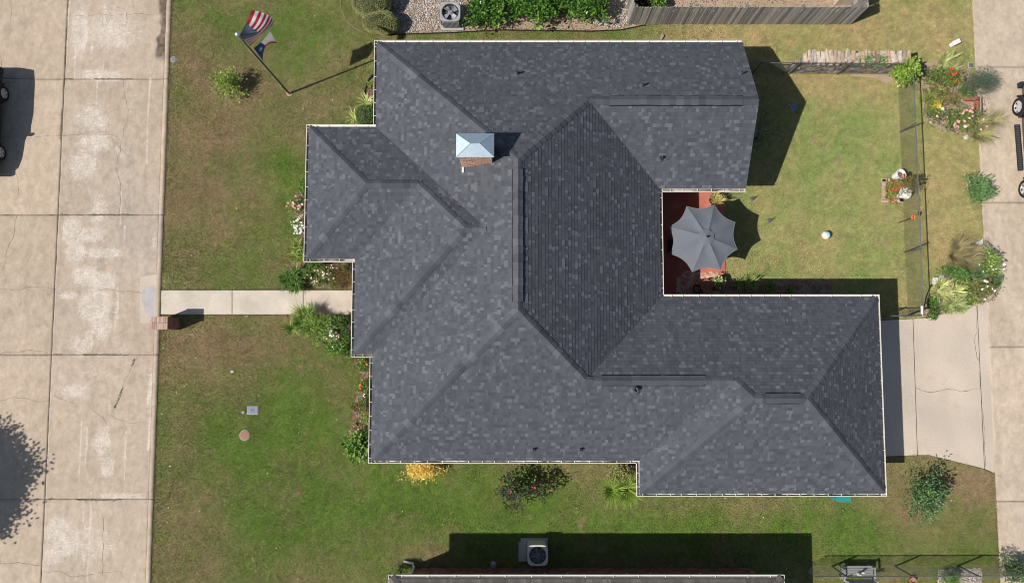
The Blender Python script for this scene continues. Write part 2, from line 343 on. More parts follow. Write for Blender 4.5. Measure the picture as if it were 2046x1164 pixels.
# the lawn's edge down to the street base
# grass blades
def blades(n, seed):
    r = np.random.default_rng(seed)
    x = r.uniform(X_CURB-.02, 24.5, n); y = r.uniform(-11.2, 16.8, n)
    keep = np.ones(n, bool)
    for P in PAVED+BEDS+[NFOOT]: keep &= ~inpoly(x, y, P)
    keep &= ~(x > X_ROADR+.02)
    x = x[keep]; y = y[keep]
    ex = []; ey = []
    edges = [(WALK[0], WALK[1]), (WALK[2], WALK[3]), (Vector((X_CURB, 15.6, 0)), Vector((X_CURB, -10, 0))), (Vector((X_ROADR, 15.6, 0)), Vector((X_ROADR, 3, 0))), (Vector((X_ROADR, -5, 0)), Vector((X_ROADR, -10, 0)))]
    for P in (BED_N, BED_S, BED_TOP, BED_E1, BED_E2, BED_W): edges += [(Vector((*P[i][:2], 0)), Vector((*P[(i+1) % len(P)][:2], 0))) for i in range(len(P))]
    edges += [(DRIVE[i], DRIVE[i+1]) for i in range(6, len(DRIVE)-1)]
    for a_, b_ in edges:
        k = int((b_-a_).length*130); tt = r.random(k); lump = vnoise(tt*(b_-a_).length, tt*0+a_.x, .35, 3); tt = tt[lump > .3]; k = len(tt)
        ex.append(a_.x+(b_.x-a_.x)*tt+r.normal(0, .022, k)); ey.append(a_.y+(b_.y-a_.y)*tt+r.normal(0, .022, k))
    ex = np.concatenate(ex); ey = np.concatenate(ey)
    ok = (ex < 21.6) & (ey > -10.5); ex = ex[ok]; ey = ey[ok]; ne = len(ex)
    x = np.concatenate([x, ex]); y = np.concatenate([y, ey]); n = len(x)
    a = r.uniform(0, 2*np.pi, n); L = r.uniform(.022, .062, n); L[-ne:] *= 1.5; w = r.uniform(.006, .014, n); tl = r.uniform(.3, 1.15, n)
    dx, dy = np.cos(a), np.sin(a)
    b1 = np.stack([x-dy*w, y+dx*w, np.full(n, -.015)], -1); b2 = np.stack([x+dy*w, y-dx*w, np.full(n, -.015)], -1)
    tp = np.stack([x+dx*L*np.sin(tl), y+dy*L*np.sin(tl), L*np.cos(tl)], -1)
    V = np.stack([b1, b2, tp], 1).reshape(-1, 3)
    col = turf(x, y)*r.uniform(.72, 1.42, n)[:, None]
    s = r.random(n) < .10; col[s] = col[s]*.5+np.array((.45, .38, .22))*.5
    col = np.repeat(col, 3, 0)
    return np_mesh('grass_blades', V, np.arange(3*n).reshape(-1, 3), col)
g_ = obj('grass', blades(1900000, 5), M['blade'], None, 'stuff'); g_['label'] = 'short patchy mown grass covering the yards'; g_['category'] = 'grass'

# ------------------------------------------------------------------ street on the left, slab by slab
road = structure(bpy.data.objects.new('street', None)); C.objects.link(road)
STREET_Z = -0.06
mb = MB(); mb.box((-33, 2, STREET_Z-.14), (36, 60, .2)); mb.build('street_base', M['joint'], road)
WEAR = [  # worn, pale scratched patches: u, v, ru, rv, strength
 (230,60,80,60,.55),(160,60,26,70,.6),(200,150,60,16,.7),(185,240,50,40,.6),(190,285,45,30,.7),(165,330,34,40,.8),(240,300,22,60,.4),(143,462,22,34,.95),(152,505,26,30,.8),(180,470,40,20,.7),(205,505,45,14,.8),(172,548,34,22,.9),(205,560,40,18,.8),
 (190,610,36,40,.8),(135,590,22,9,.9),(205,650,26,40,.6),(160,690,40,40,.5),(150,780,50,22,.5),(190,745,50,14,.45),(205,880,26,40,.65),(215,930,18,30,.6),(115,1058,24,30,1.0),(128,1090,26,22,.9),(104,1112,20,18,.8),(150,1075,40,40,.5),(200,1090,60,50,.45),(240,700,40,30,.4),(262,220,26,120,.3),(130,30,14,140,.5),(195,420,30,50,.5),(300,780,10,60,.6),(303,900,9,60,.5),(310,480,9,40,.5),(285,620,30,14,.35),(240,990,80,9,.5),(200,708,100,7,.4),(210,160,90,6,.5)]
STREAK = [(150,0,160),(185,40,120),(207,0,150),(228,10,90),(248,20,100),(190,160,340),(240,380,640),(248,450,600),(300,800,900),(157,840,1160),(170,850,1164),(178,960,1164),(200,800,1164),(252,860,960),(215,800,930),(185,540,700),(232,520,700),(296,150,330),(325,170,420)]
def concrete_cols(x, y, tan):
    """tan 0..1: browner, unworn slab"""
    grey = np.array((0.405, 0.345, 0.288)); tn = np.array((0.490, 0.395, 0.302))
    c = grey*(1-tan)+tn*tan
    c = c*np.ones(x.shape+(1,))
    c = c*(0.80+0.40*fbm(x, y, 2.6, 101))[..., None]*(0.88+0.24*fbm(x*3, y*.35, 1.2, 107, 3))[..., None]*(0.93+.14*vnoise(x, y, .14, 109))[..., None]
    t = np.clip(fbm(x*.8, y*.5, 3.2, 113)*2.2-.75, 0, .5)[..., None]; c = c*(1-t)+np.array((0.47, 0.37, 0.265))*t
    return c
def wear_mask(x, y):
    w = np.zeros(x.shape)
    for u, v, ru, rv, am in WEAR:
        p = W(u, v, STREET_Z); w = np.maximum(w, am*np.exp(-(((x-p.x)/(ru/46))**2+((y-p.y)/(rv/46))**2)))
    m = w*(.75+.95*fbm(x, y, .9, 127))
    for u, v0, v1 in STREAK:
        p = W(u, (v0+v1)/2, STREET_Z); y0 = W(u, v1, STREET_Z).y; y1 = W(u, v0, STREET_Z).y
        d = np.abs(x-p.x-(vnoise(y, y*0+u, 2.5, 7)-.5)*.12)
        s = np.clip(1-d/.10, 0, 1)*(y > y0)*(y < y1)*np.clip(fbm(x*2, y*.5, .8, 131)*3.4-.9, 0, 1)*.95
        m = np.maximum(m, s)
    return m
def slab(x0, x1, y0, y1, z, parent, tan, wear=True, name='slab', step=0.06, extra=None, mt='street'):
    g = 0.007
    xs = np.linspace(x0+g, x1-g, max(2, int((x1-x0)/step))); ys = np.linspace(y0+g, y1-g, max(2, int((y1-y0)/step)))
    X, Y = np.meshgrid(xs, ys); a, b = len(xs), len(ys)
    X = X.copy(); Y = Y.copy()
    X[:, 0] += (vnoise(Y[:, 0], Y[:, 0]*0, .3, 9)-.5)*.02; X[:, -1] += (vnoise(Y[:, -1], Y[:, -1]*0, .3, 19)-.5)*.02
    Y[0, :] += (vnoise(X[0, :], X[0, :]*0, .25, 29)-.5)*.025; Y[-1, :] += (vnoise(X[-1, :], X[-1, :]*0, .25, 39)-.5)*.025
    c = concrete_cols(X, Y, tan)
    if wear:
        al = np.clip(wear_mask(X, Y)*.92+.10, 0, .66)[..., None]
    else: al = np.full(X.shape+(1,), .06)
    c = c*(.94+.12*((x0*7.13+y0*3.71) % 1))
    if extra: c = extra(X, Y, c)
    e = np.minimum(np.minimum(X-X.min(), X.max()-X), np.minimum(Y-Y.min(), Y.max()-Y))
    c = c*(1-.14*np.exp(-e/.05))[..., None]
    Z = np.full_like(X, z)
    id_ = np.arange(a*b).reshape(b, a)
    Fc = np.stack([id_[:-1, :-1], id_[:-1, 1:], id_[1:, 1:], id_[1:, :-1]], -1).reshape(-1, 4)
    # skirt
    per = np.concatenate([id_[0, :], id_[1:, -1], id_[-1, -2::-1], id_[-2:0:-1, 0]])
    V = np.stack([X, Y, Z], -1).reshape(-1, 3); lo = V[per].copy(); lo[:, 2] -= .1; k = len(V)
    j = np.arange(len(per)); j2 = (j+1) % len(per)
    Sk = np.stack([per[j], k+j, k+j2, per[j2]], -1)
    cc = np.concatenate([c, al], -1).reshape(-1, 4); V = np.concatenate([V, lo]); cc = np.concatenate([cc, cc[per]*.5])
    return obj(name, np_mesh(name, V, np.concatenate([Fc, Sk]), cc), M[mt], parent)
yj = [Y_TOP+4]+[W(200, v, STREET_Z).y for v in (158, 429, 708, 996)]; yj.append(2*yj[-1]-yj[-2]); yj.append(Y_BOT-6)
GUT = W(321, 582, STREET_Z).x
def puddle(X, Y, c):   # dark damp stain along the kerb at the top
    p0 = W(325, 0, STREET_Z); y1 = W(325, 125, STREET_Z).y
    d = (X-(X_CURB-.24-.10-.32*vnoise(Y, Y*0, .9, 4)-.16*vnoise(Y, Y*0, .25, 6)))
    m = (np.clip(d*9, 0, 1)*np.clip((Y-y1)*3, 0, 1)*(.6+.4*vnoise(X, Y, .12, 3)))[..., None]
    # browner drip lane and pale spots by the kerb
    return c*(1-m)+np.array((0.085, 0.062, 0.045))*m
for i in range(6):
    slab(X_JOINT, X_CURB-.24, yj[i+1], yj[i], STREET_Z, road, .12+.12*(i % 2), extra=puddle if i == 0 else None)
    slab(X_JOINT-5.8, X_JOINT, yj[i+1], yj[i], STREET_Z, road, .75-.15*(i == 5), wear=False, step=0.09)
    slab(X_JOINT-11.6, X_JOINT-5.8, yj[i+1], yj[i], STREET_Z, road, .7, wear=False, step=0.5)
kb = structure(bpy.data.objects.new('kerb', None)); C.objects.link(kb)
for i in range(6):
    segs = [(yj[i+1], yj[i])]
    for a, b in segs:
        slab(X_CURB-.235, X_CURB-.01, a, b, 0.015, kb, .45, wear=False, name='kerb_stone', step=0.08)
# cement patch where the walk meets the street, with its pale repair
mb = MB(); mb.prism(WP([(280,553),(318,547),(317,645),(279,645)], STREET_Z), STREET_Z-.02, STREET_Z+.004); mb.build('apron_patch', M['concrete'], road)
pts = [(290,572),(300,571),(316,575),(317,600),(316,628),(300,634),(290,622),(284,600),(285,582)]
mb = MB(); mb.prism(WP(pts, STREET_Z), STREET_Z-.01, STREET_Z+.009); mb.build('cement_patch', M['patch'], road)
def crack(pts, z, parent, w=.006, seed=0, name='crack', m='crack', rag=.05):
    r = random.Random(seed); P = [W(u, v, z) for u, v in pts]
    for _ in range(4):
        Q = [P[0]]
        for a, b in zip(P, P[1:]):
            d = (b-a); n = Vector((-d.y, d.x, 0)); Q.append((a+b)/2+n*r.uniform(-rag, rag)*2); Q.append(b)
        P = Q
    V = []; Fc = []
    for i, p in enumerate(P):
        d = P[min(i+1, len(P)-1)]-P[max(i-1, 0)]; n = Vector((-d.y, d.x, 0)).normalized()*w*r.uniform(.3, 1.5)
        V += [p+n+Vector((0,0,.004)), p-n+Vector((0,0,.004))]
        if i: Fc.append((2*i-2, 2*i-1, 2*i+1, 2*i))
    mb = MB(); mb.add(V, Fc); return mb.build(name, M[m], parent)
CR = [[(0,275),(60,277),(128,272)],[(0,577),(50,575),(112,577)],[(0,800),(40,795),(60,798),(100,800)],[(0,1124),(30,1124),(85,1128)],[(130,30),(200,26),(260,30),(330,28)],
 [(128,272),(180,270),(240,275)],[(115,588),(180,583),(250,582),(320,590)],[(35,430),(28,470),(12,520),(5,540)],[(248,160),(252,200),(243,280),(240,380),(238,428)],[(230,282),(260,315)],
 [(232,14),(250,20),(255,40),(250,52)],[(275,712),(262,735),(245,770),(228,815)],[(182,818),(205,832),(215,850)],[(215,826),(260,845),(290,843)],[(110,790),(130,800),(150,806)],
 [(85,1142),(130,1145),(170,1150),(245,1144)],[(208,1030),(207,1090),(204,1150)],[(0,707),(50,700),(100,707)],[(22,0),(24,20),(20,40)],[(0,110),(3,140)],[(30,345),(36,370),(36,390)]]
for i, p in enumerate(CR): crack(p, STREET_Z, road, seed=i)
def weeds(lines, z, parent, n, seed, spread=.025, size=.05, dens=1.0):
    r = random.Random(seed); mb = MB()
    for a, b in lines:
        A, B = W(*a, z), W(*b, z)
        L = (B-A).length
        for _ in range(int(L*n)):
            t = r.random()
            if math.sin(t*L*2.1+seed)+math.sin(t*L*5.3)*.7 < .5-dens: continue
            p = A.lerp(B, t)+Vector((r.gauss(0, spread), r.gauss(0, spread), .0))
            an = r.uniform(0, 6.28); s = size*r.uniform(.4, 1.2); d = Vector((math.cos(an), math.sin(an), .5))*s; q = Vector((-math.sin(an), math.cos(an), 0))*s*.3
            g = r.random(); mb.add([p-q, p+q, p+d], [(0,1,2)], (.10+.06*g, .115+.05*g, .035))
    o = mb.build('joint_weeds', M['leaf'], parent, kind='stuff'); return o
weeds([((136,0),(128,160)),((128,160),(120,280)),((130,158),(335,158)),((120,429),(325,429)),((104,708),(310,708)),((92,996),(300,1000)),((270,715),(228,815))], STREET_Z+.004, road, 90, 3, .018, .045, .55)

# ------------------------------------------------------------------ concrete on the right: alley and drive
alley = structure(bpy.data.objects.new('alley_road', None)); C.objects.link(alley)
RZ = .018
mb = MB(); mb.box((X_ROADR+7, 2, -.12), (14, 60, .2)); mb.build('alley_base', M['joint'], alley)
ya = [Y_TOP+4]+[W(2000, v).y for v in (134, 404, 692, 1000)]; ya += [2*ya[-1]-ya[-2], Y_BOT-6]
def arcs(X, Y, c):
    m = np.zeros(X.shape)
    for cx, cy, R_, w_, am in [(2330,470,345,16,.5),(2330,470,300,30,.2),(1985,330,30,18,.3),(2000,100,34,28,.3)]:
        p = W(cx, cy); d = np.abs(np.hypot(X-p.x, Y-p.y)-R_/46); m = np.maximum(m, am*np.exp(-(d/(w_/46))**2))
    m = (m*(.5+.7*fbm(X, Y, .8, 77)))[..., None]
    c = c*np.array((1.07,1.08,1.09))
    return c*(1-m)+np.array((0.60, 0.50, 0.385))*m
for i in range(6):
    slab(X_ROADR, X_ROADR+5.5, ya[i+1], ya[i], RZ, alley, .55, wear=False, step=.09, extra=arcs)
    slab(X_ROADR+5.5, X_ROADR+12, ya[i+1], ya[i], RZ, alley, .55, wear=False, step=.5)
drive = structure(bpy.data.objects.new('driveway', None)); C.objects.link(drive)
mb = MB(); mb.prism(DRIVE, -.1, -.004); mb.build('driveway_base', M['joint'], drive)
def poly_slab(pts, z1, parent, m, name='slab'):
    P = inset([(p.x, p.y) for p in WP(pts)], .017); mb = MB(); mb.prism(P, z1-.08, z1); return mb.build(name, M[m], parent)
poly_slab([(1700,642),(1824,636),(1833,909),(1700,915)], .014, drive, 'concrete')
poly_slab([(1824,636),(1850,635),(1900,622),(1952,606),(1967,936.5),(1905,921),(1857,909),(1833,909)], .012, drive, 'concrete')
poly_slab([(1952,606),(1976,599),(1998,950),(1967,936.5)], .008, drive, 'concrete')
crack([(1830,775),(1860,783),(1900,778),(1960,776)], .014, drive, .007, 51)
crack([(1949,610),(1951,640),(1955,720)], .014, drive, .008, 52)
crack([(1956,740),(1960,800),(1966,870),(1969,930)], .012, drive, .009, 53, rag=.02)
# front walk
walk = structure(bpy.data.objects.new('front_walk', None)); C.objects.link(walk)
mb = MB(); mb.prism([(p.x, p.y) for p in WALK], -.1, -.003); mb.build('walk_base', M['joint'], walk)
for a, b in ((322, 464), (464, 606), (606, 760)): poly_slab([(a,579),(b,579),(b,628.5),(a-(1 if a < 400 else 0),628.5)], .022, walk, 'walk')
# patio
pat = structure(bpy.data.objects.new('patio', None)); C.objects.link(pat)
mb = MB(); mb.prism([(p.x, p.y) for p in PATIO], -.08, .03); mb.build('red_slab', M['red_patio'], pat)
mb = MB(); mb.prism([(p.x, p.y) for p in WP([(1352,556),(1372,540),(1400,545),(1424,541),(1438,548),(1436,562),(1436,590),(1350,590)])], .0, .034); mb.build('worn_patch', M['worn_patio'], pat)
# beds and bare soil
def bed(name, poly, m, z=.006):
    mb = MB(); P = [(p.x, p.y) for p in poly]
    Q = []
    for i, p in enumerate(P):
        q = P[(i+1) % len(P)]; L = math.dist(p, q); k = max(1, int(L/.25)); 
        for j in range(k):
            t = j/k; a = RNG.uniform(-.03, .03); d = ((q[0]-p[0])/L, (q[1]-p[1])/L)
            Q.append((p[0]+(q[0]-p[0])*t-d[1]*a, p[1]+(q[1]-p[1])*t+d[0]*a))
    mb.prism(Q, -.05, z); return structure(mb.build(name, M[m]))
for P, m in ((BED_N,'mulch'),(BED_S,'mulch'),(BED_W,'mulch'),(BED_TOP,'dirt'),(BED_IN,'dirt'),(BED_E1,'dirt'),(BED_E2,'dirt'),(BED_C,'mulch'),(DIRT_W,'dirt'),(ROCKBED_SE,'dirt')):
    bed('garden_bed' if m == 'mulch' else 'soil', P, m)
def chips(polys, n, seed, cols, size, name, m, label, cat):
    r = np.random.default_rng(seed); mb = MB()
    V = []; Fc = []; cl = []
    base = np.array([(1,0,0),(0,1,0),(-1,0,0),(0,-1,0),(0,0,1),(0,0,-1)], float)
    fb = np.array([(0,1,4),(1,2,4),(2,3,4),(3,0,4),(1,0,5),(2,1,5),(3,2,5),(0,3,5)])
    k = 0
    for poly, cnt in zip(polys, n):
        xs = [p[0] for p in poly]; ys = [p[1] for p in poly]
        x = r.uniform(min(xs), max(xs), cnt); y = r.uniform(min(ys), max(ys), cnt); ok = inpoly(x, y, poly); x = x[ok]; y = y[ok]
        for a, b in zip(x, y):
            s = size*r.uniform(.5, 1.35); th = r.uniform(0, 6.28); R = np.array([[math.cos(th), -math.sin(th), 0], [math.sin(th), math.cos(th), 0], [0, 0, 1]])
            sc = np.array((s*r.uniform(.7, 1.5), s*r.uniform(.5, .9), s*r.uniform(.35, .65)))
            p = (base*sc*r.uniform(.8, 1.2, (6, 1))) @ R.T+np.array((a, b, .012+s*.3))
            V.append(p); Fc.append(fb+k); k += 6
            c = np.array(cols[r.integers(len(cols))])*r.uniform(.75, 1.2); cl.append(np.repeat(c[None], 6, 0))
    o = obj(name, np_mesh(name, np.concatenate(V), np.concatenate(Fc), np.concatenate(cl)), M[m], None, 'stuff')
    o['label'] = label; o['category'] = cat; return o
GRAVEL = WP([(770,-40),(1262,-40),(1258,50),(1225,58),(1185,50),(1200,-5),(925,-5),(925,20),(878,22),(876,60),(800,66),(768,60),(792,30)])
PG = [(.62,.56,.50),(.45,.38,.32),(.33,.30,.29),(.55,.42,.32),(.68,.64,.60),(.26,.22,.20),(.50,.46,.44)]
chips([GRAVEL, ROCKBED_SE], [17000, 1500], 11, PG, .038, 'gravel', 'pebble', 'pale mixed pebbles around the grey air conditioner', 'gravel')
MC = [(.30,.20,.14),(.23,.155,.11),(.38,.27,.19),(.18,.125,.09),(.36,.30,.24)]
chips([BED_N, BED_S, BED_W, BED_TOP, BED_E1, BED_E2, BED_IN], [3500, 3500, 900, 9000, 2500, 2500, 3500], 13, MC, .03, 'mulch_chips', 'pebble', 'brown bark chips scattered over the garden beds', 'mulch')

# ------------------------------------------------------------------ the house
def clip(poly, face):
    """convex polygon clipped by a convex face, both as (x, y) lists"""
    n = len(face); ar = sum(face[i][0]*face[(i+1) % n][1]-face[(i+1) % n][0]*face[i][1] for i in range(n))
    if ar < 0: face = face[::-1]
    out = poly
    for i in range(n):
        ax, ay = face[i]; bx, by = face[(i+1) % n]; ex, ey = bx-ax, by-ay
        inp = out; out = []
        if not inp: return []
        for j in range(len(inp)):
            p, q = inp[j-1], inp[j]
            dp = ex*(p[1]-ay)-ey*(p[0]-ax); dq = ex*(q[1]-ay)-ey*(q[0]-ax)
            if dp*dq < 0:
                t = dp/(dp-dq); out.append((p[0]+(q[0]-p[0])*t, p[1]+(q[1]-p[1])*t))
            if dq >= 0: out.append(q)
    return out
def shingle_faces(faces, expo, start, cols, seed, keep_big=0):
    """lay courses of tabs over each face; each face = (polygon, uphill direction, eave coordinate, lattice id)"""
    stuff = MB(); big = []
    for poly, up, eave, lid in faces:
        ux, uy = up; ax, ay = -uy, ux           # along the course
        d = [(p[0]*ux+p[1]*uy)-eave for p in poly]; s = [p[0]*ax+p[1]*ay for p in poly]
        for k in range(int(max(0, (min(d)-start)/expo)), int((max(d)-start)/expo)+1):
            d0 = start+k*expo; d1 = d0+expo*1.02
            r = random.Random(seed*7919+lid*1009+k*31)
            x = -16.0+r.random()*.5
            while x < 18:
                w = r.choice((.065, .09, .11, .13, .15, .18, .22)); cr = r.random(); j = r.uniform(.90, 1.10); ra = r.random()
                x0, x1 = x, x+w; x = x1
                if x1 < min(s) or x0 > max(s): continue
                q = [(ux*(dd+eave)+ax*ss, uy*(dd+eave)+ay*ss) for dd, ss in ((d0, x0), (d0, x1), (d1, x1), (d1, x0))]
                c = clip(q, poly)
                if len(c) < 3: continue
                if cr < .15 and w < .2: col = cols[2]; hi = .019
                elif cr < .45: col = cols[0]; hi = .011
                else: col = cols[1]; hi = .015 if ra < .5 else .011
                col = tuple(a*j for a in col)
                top = []; low = []
                for px, py in c:
                    dd = px*ux+py*uy-eave; f = min(1, max(0, (dd-d0)/(d1-d0))); z = EAVE+PITCH*dd
                    top.append((px, py, z+hi*(1-f)+.002*f)); low.append((px, py, z-.012))
                n = len(c); V = top+low
                Fc = [tuple(range(n))]+[(i, i+n, (i+1) % n+n, (i+1) % n) for i in range(n)]
                ar = sum(c[i][0]*c[(i+1) % n][1]-c[(i+1) % n][0]*c[i][1] for i in range(n))
                if ar < 0: Fc = [f[::-1] for f in Fc]
                if keep_big and cr < .15 and w >= .13 and n == 4 and abs(ar) > .025: big.append((abs(ar)+r.random()*.01, V, Fc, col))
                else: stuff.add(V, Fc, col)
    big.sort(key=lambda t: -t[0])
    for b in big[keep_big:]: stuff.add(b[1], b[2], b[3])
    return stuff, big[:keep_big]
RN_, RS_ = (.21, 6.65), (.21, 1.29); NWc, SWc = (-5.62, 12.48), (-5.62, -4.54)
J1, J2, J3 = (2.905, 9.345), (2.73, -1.23), (8.17, -1.23); G1, G2 = (8.8, -1.86), (10.67, -1.86)
A_, A2_, J4, BA = (-1.685, 4.285), (-.935, 4.285), (-3.575, 6.175), (-5.525, 6.175)
ROOF = [
 ([NWc, RN_, (.21, 4.285), A2_, (-5.62, 8.97)], (1, 0), -5.62, 1), ([(.21, 4.285), RS_, SWc, (-5.62, -.4), A2_], (1, 0), -5.62, 1),
 ([NWc, RN_, J1, (2.905, 12.48)], (0, -1), -12.48, 2), ([(2.905, 12.48), J1, (9.39, 9.345), (9.39, 12.48)], (0, -1), -12.48, 2),
 ([RN_, RS_, J2, (6.04, 2.08), (6.04, 6.21), J1], (-1, 0), -6.04, 3),
 ([SWc, RS_, J2, (2.73, -4.54)], (0, 1), -4.54, 4), ([(2.73, -4.54), J2, J3, (4.86, -4.54)], (0, 1), -4.54, 4),
 ([J1, (9.39, 9.345), (9.39, 6.21), (6.04, 6.21)], (0, 1), 6.21, 5),
 ([(6.04, 2.08), J2, J3, (8.17, 2.08)], (0, -1), -2.08, 6), ([(8.17, 2.08), J3, G1, G2, (14.61, 2.08)], (0, -1), -2.08, 6),
 ([(14.61, 2.08), G2, (14.61, -5.8)], (-1, 0), -14.61, 7), ([(4.86, -5.8), G1, G2, (14.61, -5.8)], (0, 1), -5.8, 8),
 ([(4.86, -5.8), G1, J3, (4.86, -4.54)], (1, 0), 4.86, 9),
 ([(-6.37, -.4), A_, J4, (-6.37, 3.38)], (1, 0), -6.37, 10), ([(-6.37, -.4), A_, A2_, (-5.62, -.4)], (0, 1), -.4, 11),
 ([(-8.32, 8.97), BA, J4, (-5.62, 8.97)], (0, -1), -8.97, 12), ([(-5.62, 8.97), J4, A_, A2_], (0, -1), -8.97, 12),
 ([(-8.32, 8.97), BA, (-8.32, 3.38)], (1, 0), -8.32, 13), ([(-8.32, 3.38), BA, J4, (-6.37, 3.38)], (0, 1), 3.38, 14)]
def roof_z(x, y):
    def hip(x0, x1, y0, y1, w=1, e=1):
        d = min(y-y0, y1-y)
        if w: d = min(d, x-x0)
        if e: d = min(d, x1-x)
        return d
    return EAVE+PITCH*max(hip(-5.62,6.04,-4.54,12.48), hip(0,9.39,6.21,12.48,1,0) if x < 9.39 else -9, hip(0,9,-4.54,2.08,0,0) if 0 < x < 8.2 else -9, hip(4.86,14.61,-5.8,2.08),
                          hip(-6.37,0,-.4,8.97,1,0) if x < 0 else -9, hip(-8.32,0,3.38,8.97,1,0) if x < -2 else -9)
house = thing('house', 'large brick house with dark grey hipped shingle roof in the middle', 'house', (0.2, 4, 0))
roof = None
# roof deck: one closed sheet per slope just under the shingles
mb = MB()
def deck_face(mb, poly, up, ev):
    big = 60; ax, ay = -up[1], up[0]; e = ev+.125
    half = [(up[0]*d+ax*q, up[1]*d+ay*q) for d, q in ((e, -big), (e, big), (e+big, big), (e+big, -big))]
    c = clip(list(poly), half); n = len(c); P = [(x, y, EAVE+PITCH*(x*up[0]+y*up[1]-ev)-.02) for x, y in c]
    ar = sum(c[i][0]*c[(i+1) % n][1]-c[(i+1) % n][0]*c[i][1] for i in range(n))
    mb.add(P, [tuple(range(n)) if ar > 0 else tuple(range(n-1, -1, -1))])
for poly, up, ev, lid in ROOF: deck_face(mb, poly, up, ev)
roof = mb.build('roof', M['deck'], house); roof['label'] = 'dark grey laminated shingle roof with hips, valleys and ridge vents'
SH = [(0.073, 0.078, 0.092), (0.087, 0.093, 0.108), (0.124, 0.132, 0.151)]
st, big = shingle_faces(ROOF, .1245, .12, SH, 3, 300)
st.build('field_shingles', M['shingle'], roof, kind='stuff')
for _, V, Fc, col in big: MB().add(V, Fc, col).build('shingle', M['shingle'], roof)
# hip and ridge caps
def caps(a, b, lift=0.0, expo=.275, half=.175, seed=0, target=roof, zf=roof_z, cols=SH, m='cap_shingle', vent=False):
    a = Vector(a); b = Vector(b); L = (b-a).length; t = (b-a)/L; nrm = Vector((-t.y, t.x)); r = random.Random(seed)
    k = max(1, round(L/expo)); hor = abs(zf(*a)-zf(*b)) < .05
    def sect(p, li, h):
        li = li+.012
        zc = zf(p.x, p.y)
        out = []; p = p+nrm*r.uniform(-.012, .012)
        for s, dz in ((-1, -.006), (-.5, .012), (0, .02), (.5, .012), (1, -.006)):
            q = p+nrm*h*s; z = min(zf(q.x, q.y), zc)+li+dz
            if vent: z = zc-abs(s)*h*PITCH*.9+li+(.012 if abs(s) < .3 else 0)
            out.append((q.x, q.y, z))
        return out
    for i in range(k):
        p0 = a+t*(L*i/k); p1 = a+t*(L*min(1.0, (i+1.12)/k))
        cr = r.random(); c = tuple(.9*q for q in cols[2]) if cr < .07 else cols[1] if cr < .75 else cols[0]; j = r.uniform(.90, 1.12); c = tuple(x*j for x in c)
        s0 = sect(p0, lift+.026, half*r.uniform(.96, 1.04)); s1 = sect(p1, lift+.006, half*.96); n = 5
        V = s0+s1+[(x, y, z-.03) for x, y, z in s0]+[(x, y, z-.03) for x, y, z in s1]
        Fc = [(q, q+1, n+q+1, n+q) for q in range(n-1)]+[(q+2*n, q+2*n+1, q+1, q) for q in range(n-1)]+[(2*n, 0, n, 3*n), (n-1, 3*n-1, 4*n-1, 2*n-1)]
        Fc = [f[::-1] for f in Fc]
        MB().add(V, Fc, c).build('ridge_cap', M[m], target)
HIPS = [(NWc, RN_), (SWc, RS_), (J1, RN_), (J2, RS_), ((4.86,-5.8), G1), (J3, G1), ((14.61,2.08), G2), ((14.61,-5.8), G2), ((-6.37,-.4), A_), (J4, A_), ((-8.32,8.97), BA), ((-8.32,3.38), BA)]
for i, (a, b) in enumerate(HIPS):
    v = Vector(b)-Vector(a); st_ = .27/v.length if min(abs(a[0]-p[0])+abs(a[1]-p[1]) for p in HOUSE) < .01 else 0
    caps(Vector(a)+v*st_, b, seed=i)
def vy(v, z): return W(1033, v, z).y
RIDGES = [(RN_, RS_), (J1, (9.36, 9.345)), (J2, J3), (G1, G2), (BA, J4), (A_, A2_)]
zr = roof_z(.21, 4)
VENTS = [((.21, vy(337, zr)), (.21, vy(602, zr))), ((W(1218,200,4.65).x, 9.345), (W(1485,200,4.65).x, 9.345)), ((W(1203,761,4.75).x, -1.23), (W(1410,761,4.75).x, -1.23)), ((W(1530,798,5.1).x, -1.86), (W(1600,798,5.1).x, -1.86))]
for i, (a, b) in enumerate(RIDGES): caps(a, b, seed=40+i, half=.165)
for i, (a, b) in enumerate(VENTS):
    A, B = Vector(a), Vector(b); t = (B-A).normalized(); nrm = Vector((-t.y, t.x)); mb = MB(); V = []
    for p in (A-t*.0, B+t*.0):
        zc = roof_z(p.x, p.y)
        for s, dz in ((-.205, .0), (-.205, .018), (0, .03), (.205, .018), (.205, .0)):
            q = p+nrm*s; V.append((q.x, q.y, zc-abs(s)*PITCH*.8+dz-(.05 if dz == 0 else 0)))
    mb.add(V, [(0,1,6,5),(1,2,7,6),(2,3,8,7),(3,4,9,8),(4,3,2,1,0),(5,6,7,8,9)])
    mb.build('ridge_vent', M['vent_black'], roof)
    caps(a, b, lift=.020, seed=60+i, half=.183, vent=True)
